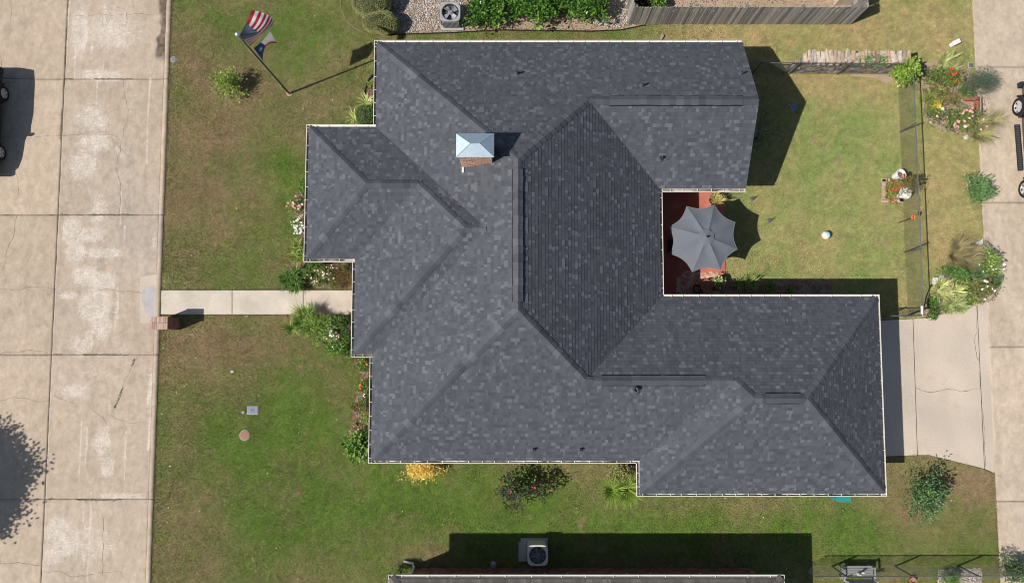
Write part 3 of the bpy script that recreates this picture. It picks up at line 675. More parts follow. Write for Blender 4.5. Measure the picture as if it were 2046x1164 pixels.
# rounded over hip ends
# gutters with straps
def gutter(a, b, out, parent, name='gutter', m='gutter', spacing=.51, ext=(0, 0), z=EAVE+.02, w=.14, fas=True):
    a = Vector(a); b = Vector(b); t = (b-a).normalized(); a = a-t*ext[0]; b = b+t*ext[1]; o = Vector(out)
    mb = MB(); prof = [(0.0, 0.0, .014), (.012, 0, .014)]
    def pt(p, d, zz): q = p-o*d; return (q.x, q.y, zz)
    # u-section: outer wall, floor, inner wall (d measured inward from the outer lip)
    sec = [(0, z-.115), (0, z), (.020, z), (.020, z-.012), (.008, z-.012), (.008, z-.10), (w-.008, z-.10), (w-.008, z-.01), (w, z-.01), (w, z-.115)]
    V = [pt(a, d, zz) for d, zz in sec]+[pt(b, d, zz) for d, zz in sec]; n = len(sec)
    Fc = [(i, (i+1) % n, (i+1) % n+n, i+n) for i in range(n)]
    Fc += [(0, 1, 2, 3, 4, 5), (0, 5, 6, 9), (6, 7, 8, 9)]+[tuple(i+n for i in f)[::-1] for f in ((0, 1, 2, 3, 4, 5), (0, 5, 6, 9), (6, 7, 8, 9))]
    mb.add(V, Fc); g = mb.build(name, M[m], parent)
    if o.y < .5 and name == 'gutter':  # painted shade: dark strip along the floor, left off north-facing gutters
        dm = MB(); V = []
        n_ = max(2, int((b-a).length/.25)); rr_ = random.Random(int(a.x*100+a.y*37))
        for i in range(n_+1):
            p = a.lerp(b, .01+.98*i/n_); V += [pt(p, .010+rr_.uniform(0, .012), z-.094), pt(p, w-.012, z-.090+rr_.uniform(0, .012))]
        dm.add(V, [(2*i, 2*i+2, 2*i+3, 2*i+1) for i in range(n_)]); dm.build('gutter_shade', M['gutter_shade'], g)
    L = (b-a).length; k = max(1, int(L/spacing)); rz = math.atan2(t.y, t.x)
    for i in range(k):
        p = a+t*(L*(i+.5+RNG.uniform(-.12, .12))/k)-o*(w/2); s = MB(); s.box((p.x, p.y, z-.014), (.022, w-.012, .012), rz); s.build('gutter_strap', M[m], g)
    return g
n = len(HOUSE); sg = 1
gut_spec = {0: (0, 0), 2: (0.0, 0.0), 9: (.0, .45), 15: (0,0), 11: (0, 0)}
for i in range(n):
    a, b = HOUSE[i], HOUSE[(i+1) % n]
    d = Vector(b)-Vector(a); o = Vector((-d.y, d.x)).normalized()      # clockwise outline: left is outside
    if i == 1: continue                                                 # gable end has no gutter
    e0 = e1 = 0
    if (a, b) == ((-6.37,3.38), (-8.32,3.38)): e0 = .27
    if (a, b) == ((-5.62,-.4), (-6.37,-.4)): e0 = .18
    if (a, b) == ((-8.32,8.97), (-5.62,8.97)): e1 = .6
    pz = EAVE+.02+(.012 if i % 2 else 0.0)
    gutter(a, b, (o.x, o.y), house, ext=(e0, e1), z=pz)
# soffit, walls, rake boards, gable
mb = MB(); n = len(FOOT)
mb.prism(FOOT, 0, EAVE-.08); mb.build('wall', M['brick'], house).data.color_attributes['Col'].data.foreach_set('color', np.tile(np.array((.30,.14,.10,1), np.float32), 2*n))
mb = MB(); mb.prism(inset(HOUSE, .05), EAVE-.10, EAVE-.07); mb.build('soffit', M['fascia'], house)
mb = MB(); x = 9.39
P = [(6.3, EAVE-.07), (9.345, EAVE+PITCH*3.05-.06), (12.39, EAVE-.07)]
mb.add([(8.84, y, z) for y, z in P]+[(8.7, y, z) for y, z in P], [(0,1,2),(5,4,3),(0,3,4,1),(1,4,5,2),(2,5,3,0)], (.30,.14,.10)); mb.build('gable_wall', M['brick'], house)
for ya_, yb_ in ((6.23, 9.345), (12.46, 9.345)):
    mb = MB(); V = []
    for y, z in ((ya_, EAVE), (yb_, EAVE+PITCH*3.125)):
        V += [(9.35, y, z-.16), (9.38, y, z-.16), (9.38, y, z-.012), (9.35, y, z-.012)]
    mb.add(V, [(0,1,5,4),(1,2,6,5),(2,3,7,6),(3,0,4,7),(0,3,2,1),(4,5,6,7)]); mb.build('rake_board', M['fascia'], house)
# garage door, front door, windows under the eaves
gd = MB(); gd.box((14.085, -1.9, 1.1), (.06, 4.9, 2.2)); g0 = gd.build('garage_door', M['white'], house)
for i in range(4):
    for j in range(8):
        s = MB(); s.box((14.125, -4.05+j*.61, .3+i*.54), (.025, .5, .42)); s.build('door_panel', M['white'], g0)
d = MB(); d.box((-5.86, 1.5, 1.05), (.08, .95, 2.1)); dd = d.build('front_door', M['terracotta'], house); s = MB(); s.tube([(-5.95,1.85,1.0),(-5.95,1.85,1.12)], .02); s.build('handle', M['galv'], dd)
for x, y, wd in ((-7.79,6.2,1.8), (-5.09,10.7,1.6), (-5.09,-2.6,1.8)):
    w_ = MB(); w_.box((x, y, 1.5), (.06, wd, 1.3)); wo = w_.build('window', M['white'], house); s = MB(); s.box((x-.035, y-wd/4, 1.5), (.02, wd/2-.1, 1.15)); s.box((x-.035, y+wd/4, 1.5), (.02, wd/2-.1, 1.15)); s.build('pane', M['glass'], wo)
# plumbing vents
for u, v, r_, h in ((1033,148,.045,.28),(1282,173,.045,.26),(1480,148,.045,.26),(1318,318,.06,.26),(1268,777,.085,.30),(1066,897,.045,.2),(1160,897,.045,.2)):
    p = W(u, v, 3.8); z = roof_z(p.x, p.y); p = W(u, v, z); z = roof_z(p.x, p.y)
    q = MB(); q.lathe((p.x, p.y, z-.05), [(r_, 0), (r_, h+.05), (r_*.8, h+.05), (r_*.78, h-.05), (0, h-.05)], 14); o = q.build('vent_pipe', M['pvc'], roof)
    q = MB(); q.lathe((p.x, p.y, z-.02), [(r_*2.6, -.03), (r_*2.3, .035), (r_*1.3, .08), (r_*1.12, .12), (r_*1.02, .12)], 14); q.build('flashing_boot', M['lead'], roof)
# chimney
CX0, CX1, CY0, CY1 = W(923,330,5.3).x, W(983,323,5.85).x, W(983,323,5.85).y, W(983,323,5.85).y+.66
CZ = 6.72
ch = MB(); ch.box(((CX0+CX1)/2, (CY0+CY1)/2, 5.5), (CX1-CX0-.024, CY1-CY0-.024, 2*(CZ-5.5))); chim = ch.build('chimney', M['mortar'], house); chim['label'] = 'brick chimney with pale galvanised hipped cap'
BR = [(.60,.33,.22),(.54,.30,.20),(.64,.42,.30),(.42,.27,.20),(.68,.47,.35)]
bs = MB(); row = 0; z = 4.55
while z < CZ-.07:
    for face in range(4):
        L = (CX1-CX0) if face in (0, 2) else (CY1-CY0); k = 4 if face in (0, 2) else 3; s = -L/2+(row % 2)*.1-.1
        while s < L/2-.01:
            a = max(s, -L/2); b = min(s+.2, L/2); s += .21
            if b-a < .03: continue
            c = RNG.choice(BR); m_ = (a+b)/2; cx, cy = (CX0+CX1)/2, (CY0+CY1)/2; pj = RNG.uniform(.0, .008)
            if face == 0: bs.box((cx+m_, CY0-pj, z+.033), (b-a, .04, .064), 0, c)
            elif face == 2: bs.box((cx+m_, CY1+pj, z+.033), (b-a, .04, .064), 0, c)
            elif face == 1: bs.box((CX1+pj, cy+m_, z+.033), (.04, b-a, .064), 0, c)
            else: bs.box((CX0-pj, cy+m_, z+.033), (.04, b-a, .064), 0, c)
    z += .076; row += 1
bs.build('bricks', M['brick'], chim, kind='stuff')
cx, cy = (CX0+CX1)/2, (CY0+CY1)/2; kx, ky = (CX1-CX0)/2+.10, (CY1-CY0)/2+.09
mb = MB(); zt = CZ+.03
mb.box((cx, cy, zt+.02), (2*kx-.03, 2*ky-.03, .10)); mb.build('cap_skirt', M['galv'], chim)
mb = MB(); rl = kx-ky+.04
mb.add([(cx-kx,cy-ky,zt+.075),(cx+kx,cy-ky,zt+.075),(cx+kx,cy+ky,zt+.075),(cx-kx,cy+ky,zt+.075),(cx-rl*.55,cy+.02,zt+.26),(cx+rl*.55,cy+.02,zt+.26)],[(0,1,5,4),(1,2,5),(2,3,4,5),(3,0,4),(3,2,1,0)]); mb.build('hipped_cap', M['galv'], chim)
for a, b in (((cx-kx,cy-ky),(cx-rl*.55,cy+.02)),((cx+kx,cy-ky),(cx+rl*.55,cy+.02)),((cx-kx,cy+ky),(cx-rl*.55,cy+.02)),((cx+kx,cy+ky),(cx+rl*.55,cy+.02)),((cx-rl*.55,cy+.02),(cx+rl*.55,cy+.02))):
    za = zt+.077 if a[1] != cy+.02 else zt+.262
    mb = MB(); mb.tube([(a[0], a[1], za), (b[0], b[1], zt+.263)], .012, 5); mb.build('cap_seam', M['galv'], chim)
zf_ = roof_z(CX0, CY0-.08); mb = MB(); mb.box((CX0+.02, CY0-.10, zf_+.05), (.07, .24, .10)); mb.build('step_flashing', M['white'], chim)
settle(house)

# ------------------------------------------------------------------ neighbouring house at the bottom edge
nh = thing('neighbour_house', 'brown shingled house with red brick wall at the bottom edge', 'house', (3.5, -14, 0))
NX0, NX1, NY = W(776,1148,EAVE).x, W(1567,1146,EAVE).x, W(1100,1147,EAVE).y
hw = 5.2
NR = [([(NX0, NY), (NX0+hw, NY-hw), (NX1-hw, NY-hw), (NX1, NY)], (0, -1), -NY, 21), ([(NX0, NY), (NX0+hw, NY-hw), (NX0, NY-2*hw)], (1, 0), NX0, 22), ([(NX1, NY), (NX1-hw, NY-hw), (NX1, NY-2*hw)], (-1, 0), -NX1, 23), ([(NX0, NY-2*hw), (NX0+hw, NY-hw), (NX1-hw, NY-hw), (NX1, NY-2*hw)], (0, 1), NY-2*hw, 24)]
def nroof_z(x, y): return EAVE+PITCH*min(x-NX0, NX1-x, NY-y, y-NY+2*hw)
mb = MB()
for poly, up, ev, lid in NR: deck_face(mb, poly, up, ev)
nro = mb.build('roof', M['deck'], nh)
NS = [(.120, .102, .090), (.145, .126, .112), (.175, .155, .14)]
st, _ = shingle_faces(NR[:3], .1245, .135, NS, 9); st.build('field_shingles', M['nroof'], nro, kind='stuff')
mb = MB(); mb.add([(x, y, EAVE+PITCH*(y-NY+2*hw)) for x, y in NR[3][0]], [(0,3,2,1)], NS[1]); mb.build('rear_slope', M['nroof'], nro)
for i, (a, b) in enumerate((((NX0+.1, NY-.1), (NX0+hw, NY-hw)), ((NX1-.1, NY-.1), (NX1-hw, NY-hw)))): caps(a, b, seed=80+i, target=nro, zf=nroof_z, cols=NS, m='nroof')
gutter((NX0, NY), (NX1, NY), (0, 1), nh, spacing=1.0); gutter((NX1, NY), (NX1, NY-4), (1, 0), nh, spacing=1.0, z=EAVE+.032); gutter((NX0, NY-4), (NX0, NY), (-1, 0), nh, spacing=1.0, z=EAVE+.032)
nwY = NY-.55
mb = MB(); mb.prism([(NX0+.55, nwY), (NX1-.55, nwY), (NX1-.55, NY-2*hw+.5), (NX0+.55, NY-2*hw+.5)], 0, EAVE-.05, (.36,.30,.26)); nw = mb.build('wall', M['mortar'], nh)
mb = MB(); row = 0; z = .1; NB = [(.30,.12,.085),(.25,.10,.075),(.34,.17,.12),(.20,.10,.08),(.40,.24,.18)]
while z < EAVE-.12:
    s = NX0+.55+(row % 2)*.11
    while s < NX1-.6:
        mb.box((s+.1, nwY+.008, z+.032), (.2, .03, .062), 0, RNG.choice(NB)); s += .212
    z += .076; row += 1
mb.build('bricks', M['brick'], nw, kind='stuff')
for u in (1113, 1281, 1430):
    x = W(u, 1143, 1.6).x; mb = MB(); mb.box((x, nwY+.02, 1.55), (1.0, .08, 1.3)); wo = mb.build('window', M['white'], nh); s = MB(); s.box((x, nwY+.065, 1.55), (.88, .02, 1.16)); s.build('pane', M['glass'], wo)
mb = MB(); x = W(822,1130,1).x; mb.tube([(x-.25, NY-.05, EAVE-.06), (x-.25, NY-.12, EAVE-.25), (x, nwY+.07, EAVE-.6), (x, nwY+.07, .25), (x-.05, nwY+.22, .12), (x-.45, nwY+.3, .08)], .05, 8); mb.build('downspout', M['white'], nh)
mb = MB(); mb.prism(inset([(NX0, NY), (NX1, NY), (NX1, NY-2*hw), (NX0, NY-2*hw)], .05), EAVE-.10, EAVE-.07); mb.build('soffit', M['fascia'], nh)
settle(nh)

# ------------------------------------------------------------------ fences and walls
def picket_run(A, B, h, t, facing, seed, mids):
    """pickets side by side from A to B; every picket is a part"""
    A = Vector(A); B = Vector(B); d = (B-A); L = d.length; d /= L; k = int(L/.108); rz = math.atan2(d.y, d.x); r = random.Random(seed)
    for i in range(k):
        p = A+d*((i+.5)*L/k); hh = h+r.uniform(-.025, .025); w = L/k-r.uniform(.006, .02); c = r.choice(((.34,.32,.295),(.27,.255,.24),(.40,.375,.34),(.46,.43,.38),(.24,.225,.21),(.37,.335,.29)))
        mb = MB(); j = r.uniform(-.012, .012); hx = w/2
        pf = [(-hx, 0.02), (hx, 0.02), (hx, hh-.03), (hx-.03, hh), (-hx+.03, hh), (-hx, hh-.03)]
        q = Vector((facing[0], facing[1]))*(j); ln = r.uniform(-.01, .01)
        V = [(p.x+d.x*(a+ln*b)+q.x+facing[0]*s, p.y+d.y*(a+ln*b)+q.y+facing[1]*s, b) for s in (.009, -.009) for a, b in pf]
        mb.add(V, [(0,1,2,3,4,5),(11,10,9,8,7,6)]+[(n_, n_+6, (n_+1) % 6+6, (n_+1) % 6) for n_ in range(6)], c); 
        if (facing[0]*-d.y+facing[1]*d.x) > 0: mb.f = [f[::-1] for f in mb.f]
        mb.build('picket', M['wood'], t)
    for z in (.35, .95, 1.5):
        m_ = (A+B)/2; mb = MB(); mb.box((m_.x-facing[0]*.05, m_.y-facing[1]*.05, z), (L, .04, .09), rz, (.2,.18,.16)); mb.build('rail', M['wood'], t)
    for i in range(int(L/2.4)+1):
        p = A+d*min(L, i*2.4+.05); mb = MB(); mb.box((p.x-facing[0]*.12, p.y-facing[1]*.12, .82), (.09, .09, 1.64), rz, (.22,.2,.17)); mb.build('post', M['wood'], t)
F0, F1 = W(1255,49), W(1699,49); wf = thing('wooden_fence', 'weathered grey wooden picket fence enclosing the bed at the top edge', 'fence', (F0.x, F0.y, 0))
picket_run(F0.xy, F1.xy, 1.70, wf, (0, -1), 1, 0); picket_run((F0.x, F0.y+.03), (F0.x-.12, F0.y+4.2), 1.70, wf, (-1, 0), 2, 0); picket_run((F1.x, F1.y+.03), (F1.x, F1.y+4.2), 1.70, wf, (1, 0), 3, 0); settle(wf)

def rock_mesh(seed, flat=.8):
    r = random.Random(seed); bm = bmesh.new(); bmesh.ops.create_cube(bm, size=1.0); bmesh.ops.subdivide_edges(bm, edges=bm.edges[:], cuts=1, use_grid_fill=True)
    for v in bm.verts:
        n = v.co.normalized()*.5; v.co = v.co.lerp(n*1.15, .35)+Vector((r.uniform(-1, 1), r.uniform(-1, 1), r.uniform(-1, 1)))*.085
    me = bpy.data.meshes.new('stone'); bm.to_mesh(me); bm.free()
    return me
ROCKS = {}
def rock(seed, col):
    k = (seed % 5, col)
    if k not in ROCKS:
        me = rock_mesh(seed % 5); a = me.color_attributes.new('Col', 'FLOAT_COLOR', 'POINT'); a.data.foreach_set('color', np.tile(np.array((*col, 1), np.float32), len(me.vertices))); me.materials.append(M['stone']); ROCKS[k] = me
    return ROCKS[k]
SC = [(.40,.33,.27),(.30,.27,.25),(.22,.20,.19),(.46,.34,.23),(.34,.24,.18),(.52,.45,.38),(.17,.155,.15)]
S0, S1 = W(1572,146), W(1788,146); sw = thing('stone_wall', 'dry stacked stone wall behind the chain link fence beside the lawn', 'wall', (S0.x, S0.y, 0))
r = random.Random(5); z = 0; SH_ = 1.12
while z < SH_-.05:
    hh = r.uniform(.10, .16); x = S0.x+z*.55*(1 if z > 0 else 1)*.45
    while x < S1.x:
        w = r.uniform(.13, .30); o = bpy.data.objects.new('stone', rock(r.randrange(99), r.choice(SC))); C.objects.link(o); o.parent = sw
        o.location = (x+w/2, S0.y+.16+r.uniform(-.035, .035), z+hh/2); o.scale = (w*1.05, .30, hh*1.12); o.rotation_euler = (r.uniform(-.12, .12), r.uniform(-.12, .12), r.uniform(-.15, .15)); x += w
    z += hh
x = S0.x+.30; i = 0
while x < S1.x:          # cap stones laid across the top
    w = r.uniform(.10, .24); o = bpy.data.objects.new('cap_stone', rock(i, r.choice(((.52,.41,.30),(.56,.47,.38),(.48,.33,.21),(.44,.38,.33),(.36,.29,.24))))); C.objects.link(o); o.parent = sw
    o.location = (x+w/2, S0.y+.24+r.uniform(-.05, .05), SH_+.05+r.uniform(-.02, .03)); o.scale = (w*.98, .52+r.uniform(-.08, .10), .16); o.rotation_euler = (r.uniform(-.1, .1), r.uniform(-.1, .1), r.uniform(-.16, .16)); x += w; i += 1
mb = MB(); mb.box(((S0.x+S1.x)/2+.25, S0.y+.32, SH_/2), (S1.x-S0.x-.3, .28, SH_), 0, (.2,.18,.16)); mb.build('core', M['stone'], sw)
settle(sw)

def chain_run(t, A, B, h, posts, seed=0, rail='galv_pipe', r_post=.03, wires=True, dia=.085, wr=.0027, bottom=True):
    """posts, top rail and a real woven diamond net between A and B"""
    A = Vector((A[0], A[1], 0)); B = Vector((B[0], B[1], 0)); d = (B-A); L = d.length; d /= L
    for p in posts:
        q = A+d*p; mb = MB(); mb.tube([q, q+Vector((0, 0, h+.05))], r_post, 8); po = mb.build('post', M[rail], t); mb = MB(); mb.lathe(q+Vector((0, 0, h+.05)), [(r_post*1.15, 0), (r_post*1.15, .02), (r_post*.5, .05), (0, .055)], 8); mb.build('post_cap', M[rail], po)
    mb = MB(); mb.tube([A+Vector((0, 0, h)), B+Vector((0, 0, h))], .022, 8); mb.build('top_rail', M[rail], t)
    if not wires: return
    mb = MB(); zb, zt = .03, h-.01; H_ = zt-zb; k = int((L+H_)/dia)
    for s in (1, -1):
        for i in range(k):
            x0 = i*dia-H_; pts = []
            a0 = max(0, -x0); a1 = min(H_, L-x0)
            if a1-a0 < .02: continue
            off = Vector((-d.y, d.x, 0))*(.004*s)
            P = [A+d*(x0+a)+off+Vector((0, 0, zb+a if s > 0 else zt-a)) for a in (a0, a1)]
            mb.tube(P, wr, 3, cap=False)
    mb.build('wire_mesh', M['wire'], t, kind='stuff')
cf = thing('chain_link_fence', 'dark chain link fence around the back garden with grey top rail', 'fence', tuple(W(1812,620)))
FA, FB, FC = W(1478,147), W(1793,150), W(1813,632)
chain_run(cf, (FA.x, FA.y), (FB.x, FB.y), 1.28, [(W(u,147).x-FA.x) for u in (1503,1563,1576,1672)])
chain_run(cf, (FB.x, FB.y), (FC.x, FC.y), 1.28, [0, *[FB.y-W(1800,v).y for v in (264,384,504)], FB.y-FC.y-.01])
settle(cf)
GW = W(1745,634)
gt = thing('garden_gate', 'narrow chain link gate between the garage corner and fence end', 'gate', tuple(FC))
chain_run(gt, (FC.x-.06, FC.y), (GW.x, FC.y-.02), 1.22, [.05, 1.0]); mb = MB(); mb.box((FC.x-.03, FC.y+.18, 1.22), (.09, .42, .05)); mb.build('latch_plate', M['white'], gt); settle(gt)
bf = thing('boundary_fence', 'dark chain link fence along the bottom edge behind the bench', 'fence', tuple(W(1662,1130)))
B0, B1 = W(1600,1131), W(2110,1129)
chain_run(bf, (B0.x, B0.y), (B1.x, B1.y), 1.38, [W(u,1130).x-B0.x for u in (1662,1788,1914,2040)], r_post=.034); settle(bf)

# ------------------------------------------------------------------ brick letter-box pillar
mx = thing('mailbox_pillar', 'square brown brick mailbox pillar at the street end of the walk', 'mailbox', tuple(W(348,646)))
px0, px1 = W(301,645,1.26).x, W(334,645,1.26).x; py0, py1 = W(318,657,1.26).y, W(318,633,1.26).y
mb = MB(); mb.box(((px0+px1)/2, (py0+py1)/2, .60), (px1-px0-.03, py1-py0-.03, 1.2)); mb.build('core', M['mortar'], mx)
MBR = [(.30,.15,.105),(.25,.13,.10),(.34,.19,.14),(.21,.115,.09)]; row = 0; z = 0.0
while z < 1.15:
    L, D = px1-px0, py1-py0
    for face in range(4):
        ll = L if face % 2 == 0 else D-.10; k = 3 if face % 2 == 0 else 2; s0 = -ll/2
        ws = [1]*k if row % 2 else [.5]+[1]*(k-1)+[.5]; tot = sum(ws); s = s0
        for w in ws:
            wl = ll*w/tot; m_ = s+wl/2; s += wl; cx, cy = (px0+px1)/2, (py0+py1)/2; mb = MB(); c = RNG.choice(MBR)
            if face == 0: mb.box((cx+m_, py0+.025, z+.033), (wl-.01, .05, .064), 0, c)
            elif face == 2: mb.box((cx+m_, py1-.025, z+.033), (wl-.01, .05, .064), 0, c)
            elif face == 1: mb.box((px1-.025, cy+m_, z+.033), (.05, wl-.01, .064), 0, c)
            else: mb.box((px0+.025, cy+m_, z+.033), (.05, wl-.01, .064), 0, c)
            mb.build('brick', M['brick'], mx)
    z += .0765; row += 1
for i in range(8):
    wl = (px1-px0+.03)/8
    for j in range(2):
        mb = MB(); dl = (py1-py0+.03)/2; mb.box((px0-.015+wl*(i+.5), py0-.015+dl*(j+.5), 1.225), (wl-.008, dl-.008, .075+RNG.uniform(-.004,.004)), 0, RNG.choice(((.46,.31,.25),(.50,.35,.29),(.42,.27,.21),(.53,.39,.32)))); mb.build('cap_brick', M['brick'], mx)
mb = MB(); mb.box((px0-.012, (py0+py1)/2, .92), (.03, .26, .24)); dd = mb.build('letter_door', M['black_metal'], mx); mb = MB(); mb.box((px0-.035, (py0+py1)/2, 1.0), (.02, .06, .02)); mb.build('handle', M['galv'], dd)
settle(mx)

# ------------------------------------------------------------------ flagpole and flags
PB = W(578,187); PH = 6.1
fp = thing('flagpole', 'tall thin bronze flagpole standing in the front lawn', 'flagpole', tuple(PB))
mb = MB(); mb.tube([PB, PB+Vector((0,0,2)), PB+Vector((0,0,4)), PB+Vector((0,0,PH))], [.045,.04,.034,.026], 10); mb.build('pole', M['white_pole'], fp, True)
mb = MB(); mb.lathe(PB+Vector((0,0,PH)), [(.03,0),(.03,.05)]+[(.085*math.sin(a), .12-.085*math.cos(a)) for a in [.35+i*.28 for i in range(10)]]+[(0,.205)], 16); mb.build('finial_ball', M['galv'], fp, True)
mb = MB(); mb.lathe(PB+Vector((0,0,-.02)), [(.13,0),(.13,.03),(.06,.05),(.05,.10),(.045,.11)], 14); mb.build('base_collar', M['dirt'], fp)
mb = MB(); mb.tube([PB+Vector((-.07,.0,.9)), PB+Vector((-.06,0,PH-.05))], .006, 4); mb.build('halyard', M['white'], fp)
mb = MB(); mb.box(PB+Vector((-.05,-.05,1.0)), (.03,.05,.16)); mb.build('cleat', M['galv'], fp); settle(fp)
def cloth_surface(ctrl, amp, ph):
    """ctrl[t][s] image points with heights at s = 0, sm, 1 and t = 0, tm, 1, joined by smooth quadratic curves"""
    P = [[W(u, v, z) for u, v, z in row] for row in ctrl]
    def q3(a, b, c, m, k): return a*((k-m)*(k-1)/((-m)*(-1)))+b*(k*(k-1)/(m*(m-1)))+c*(k*(k-m)/(1*(1-m)))
    def f(s, t, ms, mt):
        rows = [q3(*r_, ms, s) for r_ in P]; p = q3(*rows, mt, t)
        w = amp*s*math.sin(9*s+ph+2.4*t)+amp*.6*s*math.sin(17*s-3*t+ph*2)
        return p+Vector((.3*w, -.2*w, w))
    return f
def strip(f, s0, s1, t0, t1, ms, mt, col, name, parent, ns=18, ntt=3, off=0.0):
    mb = MB(); V = []
    for j in range(ntt+1):
        for i in range(ns+1): V.append(f(s0+(s1-s0)*i/ns, t0+(t1-t0)*j/ntt, ms, mt)+Vector((0,0,off)))
    n_ = ns+1; mb.add(V, [(j*n_+i, j*n_+i+1, (j+1)*n_+i+1, (j+1)*n_+i) for j in range(ntt) for i in range(ns)], col)
    return mb.build(name, M['cloth'], parent, True)
def star_poly(f, s, t, rs, rt, ms, mt, mb, off, col, ang=0):
    c = f(s, t, ms, mt)+Vector((0,0,off)); V = [c]
    for k in range(10):
        rr = 1 if k % 2 == 0 else .42; a = math.pi*k/5+ang; V.append(f(s+rs*rr*math.sin(a), t-rt*rr*math.cos(a), ms, mt)+Vector((0,0,off)))
    mb.add(V, [(0, k+1, (k+1) % 10+1) for k in range(10)], col)
RED, WHT, BLU = (.46,.035,.05), (.80,.78,.78), (.018,.040,.13)
us = thing('flag', 'red and white striped flag with white stars on blue canton', 'flag', tuple(W(487,80,5.4)))
fu = cloth_surface([[(479,71,5.80),(492,47,5.80),(503,20,5.65)],[(488,80,5.30),(517,66,5.35),(540,33,5.45)],[(500,92,4.80),(524,69,4.90),(546,51,5.15)]], .035, .8)
for i in range(13):
    s0 = .4 if i < 7 else 0; strip(fu, s0, 1, i/13, (i+1)/13, .4, 7/13, RED if i % 2 == 0 else WHT, 'stripe', us)
cn = strip(fu, 0, .4, 0, 7/13, .4, 7/13, BLU, 'canton', us, 12, 10)
for off in (.008, -.008):
    mb = MB()
    for r_ in range(9):
        for c_ in range(6 if r_ % 2 == 0 else 5): star_poly(fu, .4*((2*c_+1+(r_ % 2))/12), 7/13*(r_+1)/10, .023, .034, .4, 7/13, mb, off, (.82,.82,.82))
    mb.build('stars', M['cloth'], cn)
settle(us)
tx = thing('flag', 'blue white and red flag with one large star, folded by wind', 'flag', tuple(W(516,108,4.2)))
ft = cloth_surface([[(507,97,4.42),(521,85,4.35),(540,63,4.05)],[(516,109,3.9),(529,91,3.75),(552,84,3.2)],[(525,121,3.40),(529,97,3.4),(554,87,3.05)]], .03, 2.1)
b_ = strip(ft, 0, .36, 0, 1, .36, .5, (.022,.045,.15), 'hoist_panel', tx, 10, 12); strip(ft, .36, 1, 0, .5, .36, .5, WHT, 'white_stripe', tx, 16, 6); strip(ft, .36, 1, .5, 1, .36, .5, RED, 'red_stripe', tx, 16, 6)
for off in (.012, -.012):
    mb = MB(); star_poly(ft, .17, .42, .11, .22, .36, .5, mb, off, (.82,.82,.82)); mb.build('star', M['cloth'], b_)
settle(tx)

# ------------------------------------------------------------------ air conditioners
def ac_unit(name, label, cx, cy, w, d, h, m, pad, group=None, rz=0.0, slats=True, bladeang=.4, fanm='fan', guard='ac_dark'):
    t = thing(name, label, 'air conditioner', (cx, cy, 0), group); n = 40
    mb = MB(); mb.box((cx+pad[2], cy+pad[3], .04), (pad[0], pad[1], .08)); mb.build('pad', M['pad'], t)
    def rsq(r_, z, kx=1, ky=1):
        out = []
        for k in range(n):
            a = 2*math.pi*k/n; c, s = math.cos(a), math.sin(a); e = 5.0; q = (abs(c)**e+abs(s)**e)**(-1/e); out.append((cx+c*q*w/2*r_*kx, cy+s*q*d/2*r_*ky, z))
        return out
    def ring(prof, m_, nm, par):
        mb = MB(); V = []
        for kind, r_, z in prof:
            V += rsq(r_, z) if kind == 'q' else [(cx+r_*math.cos(2*math.pi*k/n), cy+r_*math.sin(2*math.pi*k/n), z) for k in range(n)]
        mb.add(V, [(i*n+k, i*n+(k+1) % n, (i+1)*n+(k+1) % n, (i+1)*n+k) for i in range(len(prof)-1) for k in range(n)]); return mb.build(nm, M[m_], par)
    R = min(w, d)*.42
    ring([('q',.97,.08),('q',.97,h-.1)], 'ac_dark' if slats else m, 'coil_side', t)
    ring([('q',.98,h-.10),('q',1.0,h-.10),('q',1.0,h-.015),('q',.975,h),('c',R+.03,h),('c',R,h-.015),('c',R,h-.25),('c',.02,h-.26)], m, 'casing_top', t)
    ring([('q',.98,.08),('q',1.0,.08),('q',1.0,.18),('q',.98,.18)], m, 'base_pan', t)
    mb = MB(); mb.lathe((cx, cy, h-.24), [(R-.012, 0), (R-.012, .2)], n, cap=False); mb.build('fan_well', M['ac_dark'], t)
    mb = MB(); mb.lathe((cx, cy, h-.235), [(R-.014, 0), (.0, .001)], n, cap=False); mb.build('well_floor', M['ac_dark'], t)
    mb = MB(); mb.lathe((cx, cy, h-.16), [(.09,0),(.105,.02),(.105,.10),(.08,.12),(0,.125)], 18); fn = mb.build('fan_hub', M[fanm], t)
    for k in range(4):
        a = bladeang+k*math.pi/2; mb = MB(); V = []
        for j in range(5):
            rr = .08+(R-.11)*j/4; wd = .50-.16*j/4
            for s in (-1, 1): V.append((cx+rr*math.cos(a+s*wd), cy+rr*math.sin(a+s*wd), h-.085+s*.035))
        mb.add(V, [(2*j, 2*j+2, 2*j+3, 2*j+1) for j in range(4)]); mb.build('blade', M[fanm], fn)
    mb = MB()
    for k in range(5):
        rr = R*(k+1.2)/5.6; mb.tube([(cx+rr*math.cos(a), cy+rr*math.sin(a), h-.005) for a in np.linspace(0, 2*math.pi, 29)], .0025, 3, cap=False)
    for k in range(8):
        a = k*math.pi/4+.2; mb.tube([(cx+.03*math.cos(a), cy+.03*math.sin(a), h-.004), (cx+R*math.cos(a), cy+R*math.sin(a), h-.004)], .005, 4)
    mb.build('fan_guard', M[guard], t)
    if slats:
        for sd in range(4):
            L = (w if sd % 2 == 0 else d)*.84; k = 14 if sd == 0 else 10
            for i in range(k):
                s = -L/2+L*(i+.5)/k; mb = MB(); zz = (h-.1+.18)/2; hh = h-.28
                c = {0: (cx+s, cy-d/2*.985, zz), 2: (cx+s, cy+d/2*.985, zz), 1: (cx+w/2*.985, cy+s, zz), 3: (cx-w/2*.985, cy+s, zz)}[sd]
                mb.box(c, (.034, .03, hh) if sd % 2 == 0 else (.03, .034, hh)); mb.build('slat', M[m], t)
    settle(t); return t
